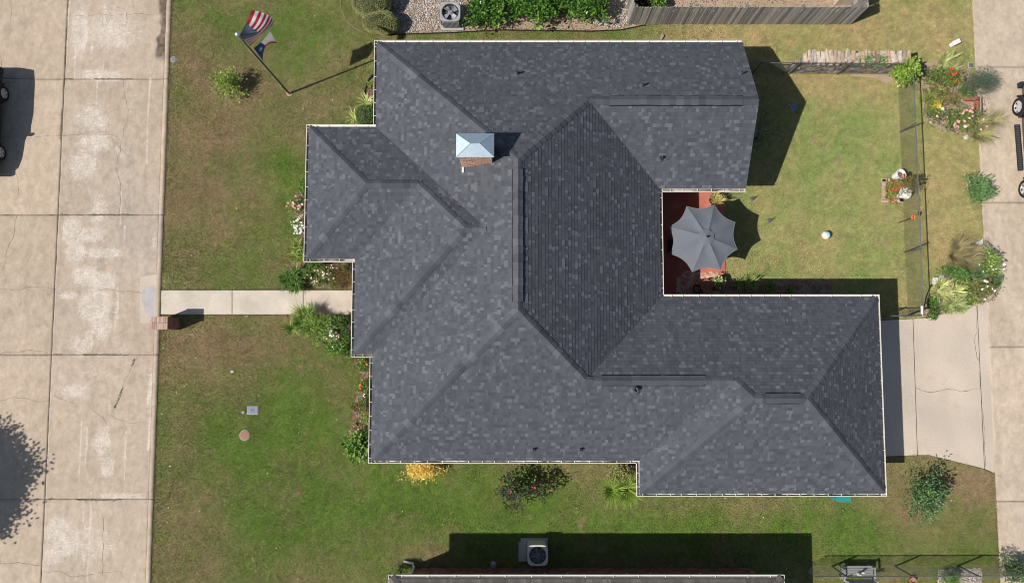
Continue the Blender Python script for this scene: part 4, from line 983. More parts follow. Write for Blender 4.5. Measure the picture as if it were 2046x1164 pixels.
a0, a1 = W(879.5,4,.8), W(920,43,.8); cx, cy = (a0.x+a1.x)/2, (a0.y+a1.y)/2
ac_unit('air_conditioner', 'grey air conditioner with louvred side on pebbles by green shrubs', cx, cy, a1.x-a0.x, a0.y-a1.y, .8, 'ac_grey', (1.02, 1.02, .02, .0), bladeang=.7)
a0, a1 = W(1054,1088,.95), W(1095,1130,.95); cx, cy = (a0.x+a1.x)/2, (a0.y+a1.y)/2
ac_unit('air_conditioner', 'cream air conditioner half in shade by the brick wall below', cx, cy, a1.x-a0.x, a0.y-a1.y, .95, 'ac_cream', (1.15, .95, -.12, .0), slats=False, bladeang=.1, fanm='ac_dark', guard='ac_cream')
t = tag(MB().box(W(1043,1100)+Vector((0,0,.06)), (.3, .8, .12)).build('equipment_block', M['pad']), 'flat grey concrete block left of the cream air conditioner', 'block')
t = thing('gas_meter', 'small grey gas meter against the shaded brick wall', 'meter', tuple(W(986,1120))); p = W(986,1128,.6)
mb = MB(); mb.lathe((p.x, p.y, .38), [(.02,0),(.12,.03),(.13,.14),(.10,.22),(.02,.24)], 14); mb.build('meter_body', M['ac_grey'], t); mb = MB(); mb.tube([(p.x-.08, p.y, 0), (p.x-.08, p.y, .62), (p.x-.08, p.y-.2, .66)], .02, 6); mb.tube([(p.x+.08, p.y, .3), (p.x+.08, p.y, .7), (p.x+.08, p.y-.2, .72)], .02, 6); mb.build('pipe', M['galv_pipe'], t); settle(t)

# ------------------------------------------------------------------ parasol, patio furniture, pots
UZ = 2.14; RIM = [(1427,409),(1469,444),(1473,498),(1440,539),(1383,543),(1340,507),(1337,453),(1372,412)]
rim = [W(u, v, UZ) for u, v in RIM]; uc = W(1412,483,2.72); ctr = sum(rim, Vector())/8
um = thing('parasol', 'open grey octagonal parasol over the red patio', 'umbrella', (ctr.x, ctr.y, 0)); top = Vector((ctr.x+.02, ctr.y-.02, 2.62))
for k in range(8):
    a, b = rim[k], rim[(k+1) % 8]; mb = MB(); V = []; nr, nc = 8, 8; 
    for i in range(nr+1):
        f = .02+.98*i/nr
        for j in range(nc+1):
            g = j/nc; e = a.lerp(b, g); sag = 4*g*(1-g); p = top.lerp(e, f); inw = (top-e); inw.z = 0
            p = p+inw.normalized()*.14*sag*f*f+Vector((0,0,-.035*sag*math.sin(math.pi*min(1,f))+.06*math.sin(math.pi*f)*(1-.2*sag)+.03*sag*f*f+.008*math.sin(11*f+5*g+k)*sag)); V.append(p)
    mb.add(V, [(i*(nc+1)+j, i*(nc+1)+j+1, (i+1)*(nc+1)+j+1, (i+1)*(nc+1)+j) for i in range(nr) for j in range(nc)]); mb.f = [f[::-1] for f in mb.f]
    pn = mb.build('canopy_panel', M['canvas'], um, True)
    mb = MB(); mb.tube([V[nr*(nc+1)+j] for j in range(nc+1)], .011, 4); mb.build('hem', M['canvas_edge'], pn)
    mb = MB(); mb.tube([V[i*(nc+1)]+Vector((0,0,.004)) for i in range(nr+1)], .006, 4); mb.build('seam', M['canvas_edge'], pn)
    mb = MB(); mb.tube([top+Vector((0,0,-.1)), a.lerp(top, .02)+Vector((0,0,-.03))], .012, 5); rb = mb.build('rib', M['black_metal'], um); mb = MB(); mb.tube([Vector((ctr.x, ctr.y, 1.75)), a.lerp(top, .5)+Vector((0,0,-.03))], .009, 5); mb.build('stretcher', M['black_metal'], rb)
V = []
for i, f in enumerate((.03, .28)):
    for k in range(8):
        e = rim[k]; V.append(top.lerp(e, f*.85)+Vector((0,0,.010+.03*(1-i)+.05*math.sin(math.pi*f))))
mb = MB(); mb.add(V, [(k, 8+k, 8+(k+1) % 8, (k+1) % 8) for k in range(8)]+[tuple(range(7,-1,-1))]); mb.f = [f[::-1] for f in mb.f]; mb.build('vent_cap', M['canvas'], um)
mb = MB(); mb.lathe(top+Vector((0,0,.09)), [(.035,0),(.045,.02),(.03,.05),(.02,.07),(0,.08)], 12); mb.build('finial', M['black_metal'], um)
mb = MB(); mb.tube([(ctr.x, ctr.y, .05), (top.x, top.y, 2.7)], .022, 8); mb.build('pole', M['black_metal'], um); mb = MB(); mb.lathe((ctr.x, ctr.y, .03), [(.26,0),(.26,.05),(.06,.09),(.035,.3)], 20); mb.build('base', M['black_metal'], um); settle(um)
tb = thing('patio_table', 'round dark patio table under the grey parasol', 'table', (ctr.x+.45, ctr.y+.0, 0)); bx_, by_ = ctr.x, ctr.y
mb = MB(); mb.lathe((bx_, by_, .70), [(.05,0),(.60,0),(.62,.012),(.60,.025),(.05,.025)], 28); mb.build('table_top', M['black_metal'], tb)
for k in range(4):
    a = k*math.pi/2+.5; mb = MB(); mb.tube([(bx_+.45*math.cos(a), by_+.45*math.sin(a), .03), (bx_+.35*math.cos(a), by_+.35*math.sin(a), .70)], .016, 6); mb.build('leg', M['black_metal'], tb)
settle(tb)
def chair(label, x, y, ang):
    t = thing('patio_chair', label, 'chair', (x, y, 0), 'chairs at the patio table'); R = Matrix.Rotation(ang, 3, 'Z'); o = Vector((x, y, 0))
    mb = MB(); mb.box(o+Vector((0,0,.44)), (.48,.46,.03), ang); mb.build('seat', M['plastic'], t)
    mb = MB(); mb.box(o+R @ Vector((0,-.24,.74)), (.46,.03,.5), rot=R @ Matrix.Rotation(.18, 3, 'X')); mb.build('backrest', M['plastic'], t)
    for s in (-1, 1):
        for f in (-1, 1):
            mb = MB(); mb.tube([o+R @ Vector((s*.22, f*.21, .03)), o+R @ Vector((s*.21, f*.2, .43))], .014, 6); mb.build('leg', M['black_metal'], t)
        mb = MB(); mb.tube([o+R @ Vector((s*.24,-.22,.66)), o+R @ Vector((s*.25,.18,.66)), o+R @ Vector((s*.24,.2,.44))], .014, 6); mb.build('armrest', M['black_metal'], t)
    settle(t)
chair('black patio chair just inside the parasol shade near the lawn', ctr.x+.98, ctr.y+.22, math.pi/2+.2); chair('black patio chair in the shade nearest the house wall', ctr.x-.85, ctr.y-.1, -math.pi/2)

# ------------------------------------------------------------------ vegetation
def jit(r, c, a=.25): k = r.uniform(1-a, 1+a)*1.38; return tuple(x*k for x in c)
def leaf(mb, r, p, d, L, w, col, fold=.25):
    """a pointed leaf of two triangles pairs folded along its rib, from p towards d"""
    d = d.normalized(); s = d.cross(Vector((0, 0, 1)))
    s = s.normalized() if s.length > .05 else Vector((1, 0, 0)); n = s.cross(d)
    a = r.uniform(-.6, .6); s = (s*math.cos(a)+n*math.sin(a)); n = s.cross(d)
    m = p+d*L*.5
    mb.add([p, m+s*w+n*w*fold, p+d*L, m-s*w+n*w*fold], [(0, 1, 2), (0, 2, 3)], col)
def finish(t, F, S, B=None, mat_='leaf', fl=None):
    F.build('foliage', M[mat_], t, kind=None)
    if S and S.v: S.build('stem', M['stem'], t)
    if B and B.v: B.build('blossoms', M['petal'], t)
    settle(t)
def blossoms(r, mb, pts, cols, size):
    for p in pts:
        c = jit(r, r.choice(cols), .15); a0 = r.uniform(0, 6.28); s = size*r.uniform(.7, 1.25); up = Vector((r.uniform(-.4,.4), r.uniform(-.4,.4), 1)).normalized(); x = up.orthogonal().normalized(); y = up.cross(x); V = [p]
        for k in range(10):
            a = a0+k*math.pi/5; rr = s*(1 if k % 2 == 0 else .62); V.append(p+(x*math.cos(a)+y*math.sin(a))*rr+up*(.25*s if k % 2 == 0 else .1*s))
        mb.add(V, [(0, k+1, (k+1) % 10+1) for k in range(10)], c)
GRN = [(.12,.22,.045),(.09,.175,.035),(.16,.26,.06),(.07,.135,.03)]; LIME = [(.27,.34,.07),(.21,.30,.055),(.34,.39,.11),(.15,.23,.045)]; DK = [(.035,.07,.018),(.05,.10,.02),(.025,.05,.015),(.07,.13,.025)]
OLV = [(.18,.20,.06),(.14,.165,.05),(.23,.23,.09)]; GOLD = [(.74,.58,.16),(.66,.50,.11),(.78,.66,.28),(.52,.42,.10)]; BRZ = [(.24,.16,.07),(.30,.20,.10),(.18,.14,.05),(.15,.10,.05)]
PUR = [(.04,.034,.028),(.05,.06,.03),(.03,.03,.024),(.045,.08,.026)]; TEAL = [(.09,.13,.08),(.07,.10,.07),(.12,.16,.10)]; STRAW = [(.42,.37,.19),(.33,.30,.14),(.25,.26,.10)]
def shrub(name, label, cat, u, v, ru, h, n, cols, L=.08, w=.02, seed=0, flowers=None, rv=None, mat_='leaf', group=None, shell=.5, z0=0.0, upb=.55, nst=9, zc=None, gaps=.35):
    """leafy bush: twigs from the base, leaves along them, in clumps, through the crown's volume"""
    n = int(n*1.8); L *= 1.15; w *= 1.25; ru *= 1.12; rv = rv*1.12 if rv else None
    r = random.Random(seed*101+7); zc = h*.55 if zc is None else zc; c = W(u, v, zc+z0); t = thing(name, label, cat, (c.x, c.y, z0), group)
    rx = ru/46.0; ry = (rv or ru)/46.0; F, S, B = MB(), MB(), MB(); tips = []
    clumps = []
    for _ in range(max(6, n//22)):
        a = r.uniform(0, 6.28); q = r.uniform(0, 1)**shell; zz = r.uniform(-.35, 1)
        k = math.sqrt(max(0, 1-max(0, zz)**2))*(.86+.22*math.sin(2*a+seed)+.16*math.sin(5*a+seed*2.3)+(.35 if r.random() < .10 else 0))
        clumps.append((Vector((c.x+math.cos(a)*rx*q*k, c.y+math.sin(a)*ry*q*k, z0+zc+zz*(h-zc) if zz > 0 else z0+zc+zz*zc)), r.uniform(.75, 1.25)))
    for p, b in clumps[:nst*2]:
        S.tube([Vector((c.x+r.uniform(-.05,.05), c.y+r.uniform(-.05,.05), z0)), Vector((c.x, c.y, z0)).lerp(p, .5)+Vector((0,0,.08)), p], [.014,.009,.004], 4)
    cs = max(.07, (rx+ry)*.5*gaps)
    for p, b in clumps:
        base = r.choice(cols)
        for _ in range(22):
            o = Vector((r.gauss(0, .5), r.gauss(0, .5), r.gauss(0, .4)))*cs; q = p+o
            if q.z < z0+.02: q.z = z0+.02+r.random()*.05
            d = o.normalized()*.6+Vector((r.uniform(-1,1), r.uniform(-1,1), r.uniform(-.2,.9)))*.7+Vector((0,0,upb*.4))
            cc = base if r.random() < .7 else r.choice(cols); leaf(F, r, q, d, L*r.uniform(.6,1.25), w*r.uniform(.7,1.25), jit(r, tuple(x*b for x in cc), .22))
        tips.append(p+Vector((0,0,cs*.7)))
    if flowers:
        fc, fn, fs = flowers; pts = []
        for _ in range(fn):
            p = r.choice(tips); pts.append(Vector((p.x+r.gauss(0,.5)*cs, p.y+r.gauss(0,.5)*cs, max(p.z, z0+h*.55)+r.uniform(0,.08))))
        blossoms(r, B, pts, fc, fs)
    finish(t, F, S, B, mat_); return t
def straps(name, label, cat, u, v, ru, h, n, cols, w=.018, seed=0, rv=None, flowers=None, group=None, spots=None, z0=0.0, arch=1.0, lean=(0, 0)):
    """clumps of long arching strap leaves"""
    n = int(n*1.7); h *= 1.2; w *= 1.35
    r = random.Random(seed*131+3); c = W(u, v, z0); t = thing(name, label, cat, (c.x, c.y, z0), group); F, B = MB(), MB(); rx = ru/46; ry = (rv or ru)/46
    cl = [(c.x+r.uniform(-.9,.9)*rx, c.y+r.uniform(-.9,.9)*ry) for _ in range(max(spots*2, 3) if spots else max(5, int(rx*ry*60)))]
    for i in range(n):
        bx, by = r.choice(cl); a = r.uniform(0, 6.28); L = h*r.uniform(.65,1.35); b = r.uniform(.25,1.0)*arch; col = jit(r, r.choice(cols), .25); d = Vector((math.cos(a)+lean[0], math.sin(a)+lean[1], 0)); s = Vector((-math.sin(a), math.cos(a), 0)); V = []; p = Vector((bx+r.gauss(0,.03), by+r.gauss(0,.03), z0)); k = 5
        for j in range(k+1):
            f = j/k; ang = f*1.9*b+.12; ww = w*(1-f**2.2)*(.6+.4*min(1,f*4))+.001; V += [p+s*ww, p-s*ww]; p = p+(d*math.sin(ang)+Vector((0,0,math.cos(ang))))*(L/k); p.z = max(p.z, z0+.015)
        F.add(V, [(2*j, 2*j+1, 2*j+3, 2*j+2) for j in range(k)], col)
    if flowers:
        fc, fn, fs = flowers; blossoms(r, B, [Vector((c.x+r.uniform(-1,1)*rx*.9, c.y+r.uniform(-1,1)*ry*.9, z0+h*r.uniform(.5,.85))) for _ in range(fn)], fc, fs)
    finish(t, F, None, B); return t
def clipped(name, label, u, v, ru, rv, h, cols, n, seed, group=None, zc=None):
    """closely clipped bush: tight small leaves over a dense core"""
    r = random.Random(seed); zc = h*.5; c = W(u, v, zc); t = thing(name, label, 'shrub', (c.x, c.y, 0), group); F = MB(); rx, ry = ru/46, rv/46
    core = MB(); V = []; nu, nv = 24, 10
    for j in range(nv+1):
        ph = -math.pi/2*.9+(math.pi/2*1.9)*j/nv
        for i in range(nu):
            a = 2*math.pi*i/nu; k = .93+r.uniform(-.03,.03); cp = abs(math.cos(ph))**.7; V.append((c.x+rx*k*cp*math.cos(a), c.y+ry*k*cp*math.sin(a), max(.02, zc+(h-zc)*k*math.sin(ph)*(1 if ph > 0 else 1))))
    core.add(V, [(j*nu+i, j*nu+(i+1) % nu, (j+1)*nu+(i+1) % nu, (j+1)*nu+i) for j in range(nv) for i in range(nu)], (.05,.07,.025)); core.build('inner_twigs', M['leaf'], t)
    for _ in range(n):
        a = r.uniform(0, 6.28); s = r.uniform(-.8, 1); cp = max(0,1-s*s)**.35; bump = 1+.05*math.sin(3*a+seed)+.03*math.sin(7*a+2*s); p = Vector((c.x+rx*bump*cp*math.cos(a), c.y+ry*bump*cp*math.sin(a), zc+(h-zc)*s)); p.z = max(p.z, .03)
        nrm = Vector((cp*math.cos(a)/rx, cp*math.sin(a)/ry, s/max(.2,h-zc))).normalized(); d = nrm+Vector((r.uniform(-1,1), r.uniform(-1,1), r.uniform(-1,1)))*.9
        leaf(F, r, p-nrm*.03, d, .055*r.uniform(.6,1.2), .016, jit(r, r.choice(cols), .25))
    finish(t, F, None); return t
PINK = [(.72,.34,.32),(.66,.24,.24),(.78,.50,.45)]; REDF = [(.66,.06,.04),(.70,.12,.06)]; WHF = [(.82,.80,.76),(.76,.74,.68)]; YEL = [(.75,.58,.08)]; ORG = [(.75,.22,.05)]; LILAC = [(.34,.28,.52),(.42,.36,.60)]
# front lawn and front beds
shrub('lawn_bush','small bright green bush alone on the front lawn by flagpole','shrub',455,172,26,.95,700,LIME,.10,.022,1,zc=.45,gaps=.45)
shrub('rose_bush','rose bush with salmon pink flowers beside the jutting front bay','rose',597,412,19,.8,420,GRN+OLV,.07,.022,2,(PINK,26,.062),rv=26)
shrub('white_flower_bush','low bush of white blossoms below the salmon roses','flower',600,453,11,.5,260,GRN,.06,.02,3,(WHF,60,.045),rv=18)
shrub('bay_shrub','narrow green plant above the salmon roses at bay wall','shrub',607,376,7,.6,160,GRN,.08,.02,4,rv=14)
straps('daylily_clump','yellow green strappy clump at lower corner of the front bay','daylily',601,500,13,.42,150,LIME,.017,5,rv=18)
straps('daylily_clump','dark green strappy clump touching the north edge of the walk','daylily',590,560,22,.55,420,GRN,.020,6,rv=20)
shrub('bed_perennial','leafy perennial just under the bay gutter by the clump','plant',625,530,11,.4,180,GRN,.08,.022,7,rv=6)
shrub('rose_bush','pale pink rose bush in the middle of the north front bed','rose',651,546,19,.65,420,OLV+GRN,.07,.02,8,([(.78,.58,.52),(.80,.66,.60)],30,.045),rv=16)
shrub('rose_bush','small bush with pink blooms low beside the front walk','rose',634,563,13,.4,230,GRN,.06,.018,9,([(.76,.50,.46)],12,.045),rv=10)
straps('brown_grass_clump','rusty brown ornamental grass clump at the walk by the house','grass clump',686,558,16,.65,520,[(.20,.13,.06),(.15,.11,.04),(.24,.17,.08),(.12,.11,.04)],.006,10,rv=20,spots=2)
shrub('dark_shrub','dark shrub in the corner under the entrance gutter','shrub',697,535,8,.7,160,DK,.07,.02,11,rv=14)
straps('daylily_clump','long yellow green strappy clump on the south edge of walk','daylily',612,642,32,.62,620,LIME+GRN,.019,12,rv=18)
straps('daylily_clump','second strappy clump, beside the flowers south of the walk','daylily',648,652,22,.55,300,LIME+GRN,.018,13,rv=18)
shrub('azalea_shrub','dense green shrub at wall south of the walk','shrub',683,646,20,.75,430,GRN+DK,.07,.022,14,rv=17)
shrub('flower_bush','bush speckled with cream flowers south of the walk','flower',664,668,18,.5,300,OLV+GRN,.06,.018,15,(WHF+[(.8,.66,.6)],34,.04),rv=12)
shrub('leafy_perennial','bright green leafy perennial at the corner below the flowers','plant',678,694,20,.5,430,[(.12,.24,.04),(.10,.20,.03),(.17,.28,.06)],.09,.026,16,(LILAC+WHF,8,.03),rv=12)
shrub('wall_plant','low plant tucked against the entrance wall in mulch','plant',697,706,8,.35,120,GRN,.07,.02,17,rv=7)
shrub('side_bed_plant','green plant at the top of the narrow west bed','plant',725,732,15,.4,230,GRN+OLV,.07,.02,18,(ORG,2,.05),rv=12)
shrub('marigold_plant','plant with orange red flowers in the narrow west bed','flower',723,765,9,.4,170,GRN,.06,.018,19,(ORG,7,.05),rv=14)
shrub('low_bush','low pale green bush midway down the narrow west bed','shrub',727,800,11,.45,230,OLV+GRN,.06,.018,20,(WHF,5,.035),rv=18)
shrub('twiggy_plant','sparse reddish twiggy plant in the west bed','plant',712,845,9,.4,130,BRZ+OLV,.06,.015,21,(PINK,5,.03),rv=12)
shrub('feathery_bush','fine yellow green bush against the west wall','shrub',731,835,8,.6,240,OLV+LIME,.06,.012,22,rv=22)
shrub('hydrangea','large leafed bright green hydrangea at the lower house corner','shrub',712,892,24,.6,330,[(.15,.26,.05),(.20,.31,.07),(.11,.20,.04)],.15,.05,23,([(.40,.46,.70)],4,.06),rv=22)
# north west bed
straps('iris_clump','pale variegated blades poking out left of the upper wall','iris',733,212,12,.50,46,[(.50,.52,.20),(.40,.46,.16),(.58,.58,.30)],.016,24,spots=2,rv=8)
straps('iris_clump','pale variegated blades left of the clipped wall shrub','iris',712,243,10,.5,40,[(.50,.52,.22),(.42,.46,.18)],.015,25,spots=2,rv=6)
clipped('clipped_shrub','clipped green shrub against wall above the jutting bay',734,232,24,22,1.0,[(.11,.19,.045),(.085,.15,.035),(.14,.22,.06)],2600,26)
shrub('bed_weed','tiny sprig inside the black edged mulch bed','plant',741,170,6,.25,60,LIME,.08,.015,27)
# top bed
clipped('clipped_hedge','big rounded clipped bush cut by the top edge',742,2,40,30,1.3,[(.25,.27,.10),(.19,.22,.08),(.29,.29,.13),(.31,.27,.14)],7500,28)
clipped('clipped_hedge','lower rounded clipped bush beside the pebbles',762,46,38,22,1.0,[(.26,.27,.10),(.20,.22,.08),(.31,.29,.14)],7000,29)
for i, (u, v, ru, rv, lab) in enumerate(((968,18,44,28,'glossy green holly bush right beside the grey air conditioner'),(1078,16,46,30,'glossy green holly bush, middle of the top row'),(1180,14,32,32,'glossy green holly bush at right end of the top row'),(1030,4,30,18,'glossy green holly bush set back at the top edge'),(1130,6,30,16,'second holly bush set back at the top edge'))):
    shrub('holly_bush', lab, 'shrub', u, v, ru, 1.25, 1000 if i < 3 else 400, [(.08,.19,.025),(.06,.145,.02),(.13,.26,.04),(.045,.10,.018)], .12, .042, 30+i, rv=rv, mat_='gloss_leaf', group='holly bushes along the top bed', gaps=.28)
shrub('inner_shrub','green shrub inside the corner of the wooden fence','shrub',1312,4,20,.8,500,GRN,.09,.03,36,rv=12)
# back garden
shrub('vine_mass','lime green vine sprawling over the fence corner','vine',1808,140,22,1.2,1000,[(.22,.33,.05),(.16,.27,.04),(.28,.38,.08)],.13,.045,37,rv=20,zc=.8,gaps=.4)
shrub('wall_creeper','green creeper trailing along the right end of stone wall','vine',1745,122,36,1.35,420,[(.10,.20,.06),(.15,.24,.08)],.07,.02,38,rv=7,zc=1.15,flowers=(ORG,7,.05))
straps('yucca_clump','pale spiky clump at the upper end of the east bed','yucca',1882,134,18,.42,240,[(.36,.38,.14),(.26,.32,.11),(.46,.46,.22)],.020,39,rv=15,spots=3,lean=(.3,.2))
shrub('red_rose','rose bush with red flowers below the spiky clump','rose',1892,155,24,.8,520,GRN+OLV,.08,.024,40,(REDF,17,.065),rv=16)
shrub('golden_plant','small golden yellow plant left of the blue grey shrub','plant',1902,164,10,.4,190,[(.58,.50,.08),(.50,.44,.06)],.08,.02,41,rv=8)
shrub('fine_shrub','large fine grey green shrub overhanging the alley','shrub',1953,168,36,1.2,1600,TEAL,.09,.008,42,rv=22,gaps=.4)
shrub('bushy_plant','yellow green bushy plant in the middle of the east bed','plant',1875,185,25,.5,560,OLV+LIME+BRZ,.08,.02,43,rv=18)
shrub('golden_plant','yellow leaved plant near the white stone in the east bed','plant',1871,213,10,.35,200,[(.60,.52,.08),(.50,.42,.06)],.07,.018,44,rv=7)
shrub('green_mound','dark green mound at the inner edge of the east bed','plant',1860,226,15,.45,330,OLV+GRN,.06,.016,45,rv=12)
shrub('pink_rose','wide rose bush with pink blooms beside the brick planter','rose',1913,238,36,.85,820,GRN+OLV,.08,.024,46,([(.80,.38,.36),(.76,.30,.30),(.84,.52,.46)],34,.072),rv=24)
straps('fountain_grass','wispy tan fountain grass at the lower end of east bed','grass clump',1953,262,26,.70,600,STRAW,.005,47,rv=20,spots=2)
shrub('salvia','upright blue green salvia on the grass strip by the alley','plant',1952,378,26,.85,900,[(.13,.25,.08),(.10,.20,.07),(.18,.30,.11)],.12,.016,48,rv=22,upb=1.2)
shrub('begonia','red flowered begonia filling the square brick edging','flower',1784,381,17,.4,430,LIME+[(.30,.17,.06)],.06,.024,49,(REDF,40,.04),rv=18)
shrub('bronze_shrub','bronze leaved shrub beside the white birdbath','shrub',1817,366,23,.95,560,BRZ+OLV,.07,.018,50,rv=18)
straps('fountain_grass','wispy reddish grass clump above the lower east bed','grass clump',1915,508,26,.75,640,[(.36,.27,.16),(.28,.24,.12),(.30,.29,.13)],.005,51,rv=24,spots=2)
shrub('rounded_shrub','rounded mid green bush behind the variegated yucca','shrub',1908,545,23,.75,620,[(.10,.20,.045),(.08,.16,.04),(.13,.24,.06)],.06,.02,52,rv=19,gaps=.3)
shrub('rounded_shrub','smaller grey green bush in the middle of the lower bed','shrub',1946,545,18,.6,400,[(.09,.17,.06),(.12,.20,.075)],.08,.026,53,rv=14)
shrub('white_rose','tall rose with white blooms at the alley side of lower bed','rose',1972,525,26,.95,620,GRN+LIME,.08,.022,54,(WHF,12,.06),rv=26)
shrub('white_rose','spreading rose with a few white blooms at the bed front','rose',1962,575,30,.6,560,OLV+GRN+BRZ,.08,.02,55,(WHF,12,.06),rv=20)
straps('variegated_yucca','large cream striped yucca clump at the fence end','yucca',1884,586,22,.52,420,[(.46,.46,.18),(.34,.40,.14),(.54,.52,.26)],.022,56,rv=20,spots=3)
straps('variegated_yucca','second striped yucca clump touching the driveway edge','yucca',1893,610,20,.48,420,[(.32,.38,.14),(.24,.31,.11),(.42,.44,.2)],.020,57,rv=14,spots=3)
shrub('ground_ivy','dark ivy at the gate post below the yucca','vine',1862,622,14,.3,240,DK+GRN,.06,.02,58,rv=14)
shrub('bed_weeds','low weeds between the driveway and the lower east bed','plant',1938,600,22,.3,260,OLV+LIME,.07,.02,59,rv=9)
straps('agapanthus','strappy green plant in shade below the parasol','plant',1490,567,28,.42,130,[(.16,.22,.06),(.22,.28,.09)],.013,60,rv=8,spots=4)
shrub('shade_plant','small dark fern in the shaded courtyard bed','plant',1535,572,11,.35,150,GRN,.07,.02,61,rv=8)
shrub('shade_plant','small plant further right in the shaded courtyard bed','plant',1578,578,9,.3,110,GRN,.07,.02,62,rv=6)
shrub('gable_shrub','sparse shrub with pale leaves in the gable shadow','shrub',1520,270,14,1.0,170,[(.30,.33,.26),(.10,.14,.06),(.07,.10,.04)],.07,.025,63,rv=48,zc=.6)
for i, (u, v, ru, rv, h, cl, lab) in enumerate(((1862,152,15,14,.35,OLV+GRN,'low green filler plant left of the red roses'),(1858,196,15,14,.4,LIME+OLV,'yellow green filler plant at the inner edge above the golden plant'),(1898,200,20,12,.35,OLV+BRZ,'bronze tinted filler plant above the pink roses'),(1930,186,16,10,.3,OLV+GRN,'low weeds between the red planter and grey shrub'),(1940,256,18,12,.35,GRN+OLV,'low green plant under the fountain grass'),
 (1925,565,18,12,.4,LIME+OLV,'lime filler plant right of the striped yucca'),(1930,585,20,10,.35,OLV+GRN,'olive filler plant along the bed front by the driveway'),(1866,600,14,12,.35,GRN,'green filler plant left of the second yucca'),(1985,560,14,16,.3,TEAL+GRN,'straggling plant creeping onto the alley'),
 (615,548,14,12,.4,GRN+LIME,'bright filler plant between the dark clump and pale roses'),(668,568,14,7,.3,GRN+OLV,'low filler plant at the walk left of the brown grass'),(640,533,14,7,.4,OLV+GRN,'filler plant under the bay gutter above the pale roses'),(640,676,16,9,.35,LIME+GRN,'lime filler plant along the slanted bed edge'),(690,675,12,12,.5,GRN,'green filler plant at the entrance wall beside cream flowers'),(722,712,14,8,.35,GRN+LIME,'filler plant at the corner under the entrance gutter'),
 (732,770,9,20,.4,GRN+OLV,'green filler against the wall beside the orange flowers'),(720,815,10,12,.3,OLV+BRZ,'brownish filler plant in the middle of the west bed'),(733,870,8,16,.5,DK+GRN,'dark filler plant at the wall above the hydrangea'))):
    shrub('filler_plant', lab, 'plant', u, v, ru, h, 260, cl, .075, .022, 200+i, rv=rv, flowers=(WHF+PINK, 4, .03) if i % 3 == 0 else None)
# south side
shrub('golden_mound','bright golden yellow mound under the south gutter','shrub',845,938,30,.7,1300,GOLD,.10,.014,64,rv=20,upb=1.0,gaps=.3,zc=.3)
def tree(name, label, cat, u, v, ru, h, n, cols, seed, rv=None, zc=None, L=.1, w=.03, trunk=.03, flowers=None, world=None, gaps=.3, stems=5):
    r = random.Random(seed); zc = zc or h*.62; c = W(u, v, zc) if world is None else Vector((world[0], world[1], zc)); t = thing(name, label, cat, (c.x, c.y, 0)); F, S, B = MB(), MB(), MB(); rx = ru/46; ry = (rv or ru)/46; T = []
    for _ in range(max(8, n//30)):
        a = r.uniform(0, 6.28); q = r.random()**.45; zz = r.uniform(-.8,1); k = math.sqrt(max(0.05, 1-zz*zz))*(.9+.18*math.sin(3*a+seed)+.14*math.sin(7*a+seed*1.7)); T.append(Vector((c.x+math.cos(a)*rx*q*k*r.uniform(.8,1.1), c.y+math.sin(a)*ry*q*k*r.uniform(.8,1.1), zc+zz*(h-zc)*.95)))
    b0 = Vector((c.x, c.y, -.05)); fk = Vector((c.x, c.y, max(.12, zc*.45)))
    S.tube([b0, (b0+fk)/2+Vector((r.uniform(-.03,.03), r.uniform(-.03,.03), 0)), fk], [trunk*1.3, trunk, trunk*.9], 8)
    for p in T[:max(12, stems*8)]: S.tube([fk, fk.lerp(p, .5)+Vector((r.uniform(-.1,.1), r.uniform(-.1,.1), .1)), p], [trunk*.6, trunk*.3, trunk*.1], 5)
    cs = rx*gaps
    for p in T:
        b = r.uniform(.8,1.2)
        for _ in range(30):
            o = Vector((r.gauss(0,.5), r.gauss(0,.5), r.gauss(0,.35)))*cs; q = p+o; q.z = max(.05, q.z); leaf(F, r, q, o.normalized()+Vector((r.uniform(-1,1), r.uniform(-1,1), r.uniform(-.4,.8))), L*r.uniform(.6,1.2), w*r.uniform(.7,1.2), jit(r, tuple(x*b for x in r.choice(cols)), .25))
    if flowers: blossoms(r, B, [r.choice(T)+Vector((r.gauss(0,.1), r.gauss(0,.1), .15)) for _ in range(flowers[1])], flowers[0], flowers[2])
    F.build('crown', M['leaf'], t); S.build('trunk', M['stem'], t)
    if flowers: B.build('blossoms', M['petal'], t)
    settle(t)
tree('crape_myrtle','dark purple leaved crape myrtle on the south lawn','tree',1038,984,64,1.9,820,PUR,71,rv=36,zc=1.0,L=.12,w=.035,trunk=.04,flowers=([(.5,.06,.08)],9,.05),gaps=.13)
shrub('lower_shoots','green shoots growing through the dark crape myrtle','shrub',1038,968,30,1.3,200,GRN,.10,.03,72,rv=28)
straps('spider_plant','yellow green grassy clump at the garage corner','plant',1243,970,30,.85,560,[(.22,.32,.05),(.28,.38,.08),(.16,.25,.04)],.014,73,rv=12,spots=2)
shrub('corner_bush','pale yellow green bush above the grassy clump','shrub',1238,946,30,.95,900,[(.26,.28,.10),(.20,.23,.08),(.32,.32,.15)],.06,.018,74,rv=13)
shrub('butterfly_bush','large loose green butterfly bush off the garage corner','shrub',1846,990,34,1.35,900,[(.09,.17,.06),(.07,.13,.05),(.13,.22,.08)],.14,.022,75,(LILAC,22,.032),rv=38,gaps=.30,nst=14)
shrub('neighbour_shrub','small evergreen shrub at the lower house downspout','shrub',796,1141,17,.8,520,[(.13,.18,.04),(.10,.15,.03)],.06,.016,76,rv=9)
shrub('corner_shrub','green shrub over the pebble bed in the bottom right','shrub',1900,1155,18,.6,320,GRN,.08,.02,77,rv=10)
shrub('alley_shrub','leafy shrub by the alley at the bottom right corner','shrub',2025,1140,26,1.0,700,GRN+TEAL,.09,.022,78,rv=26)
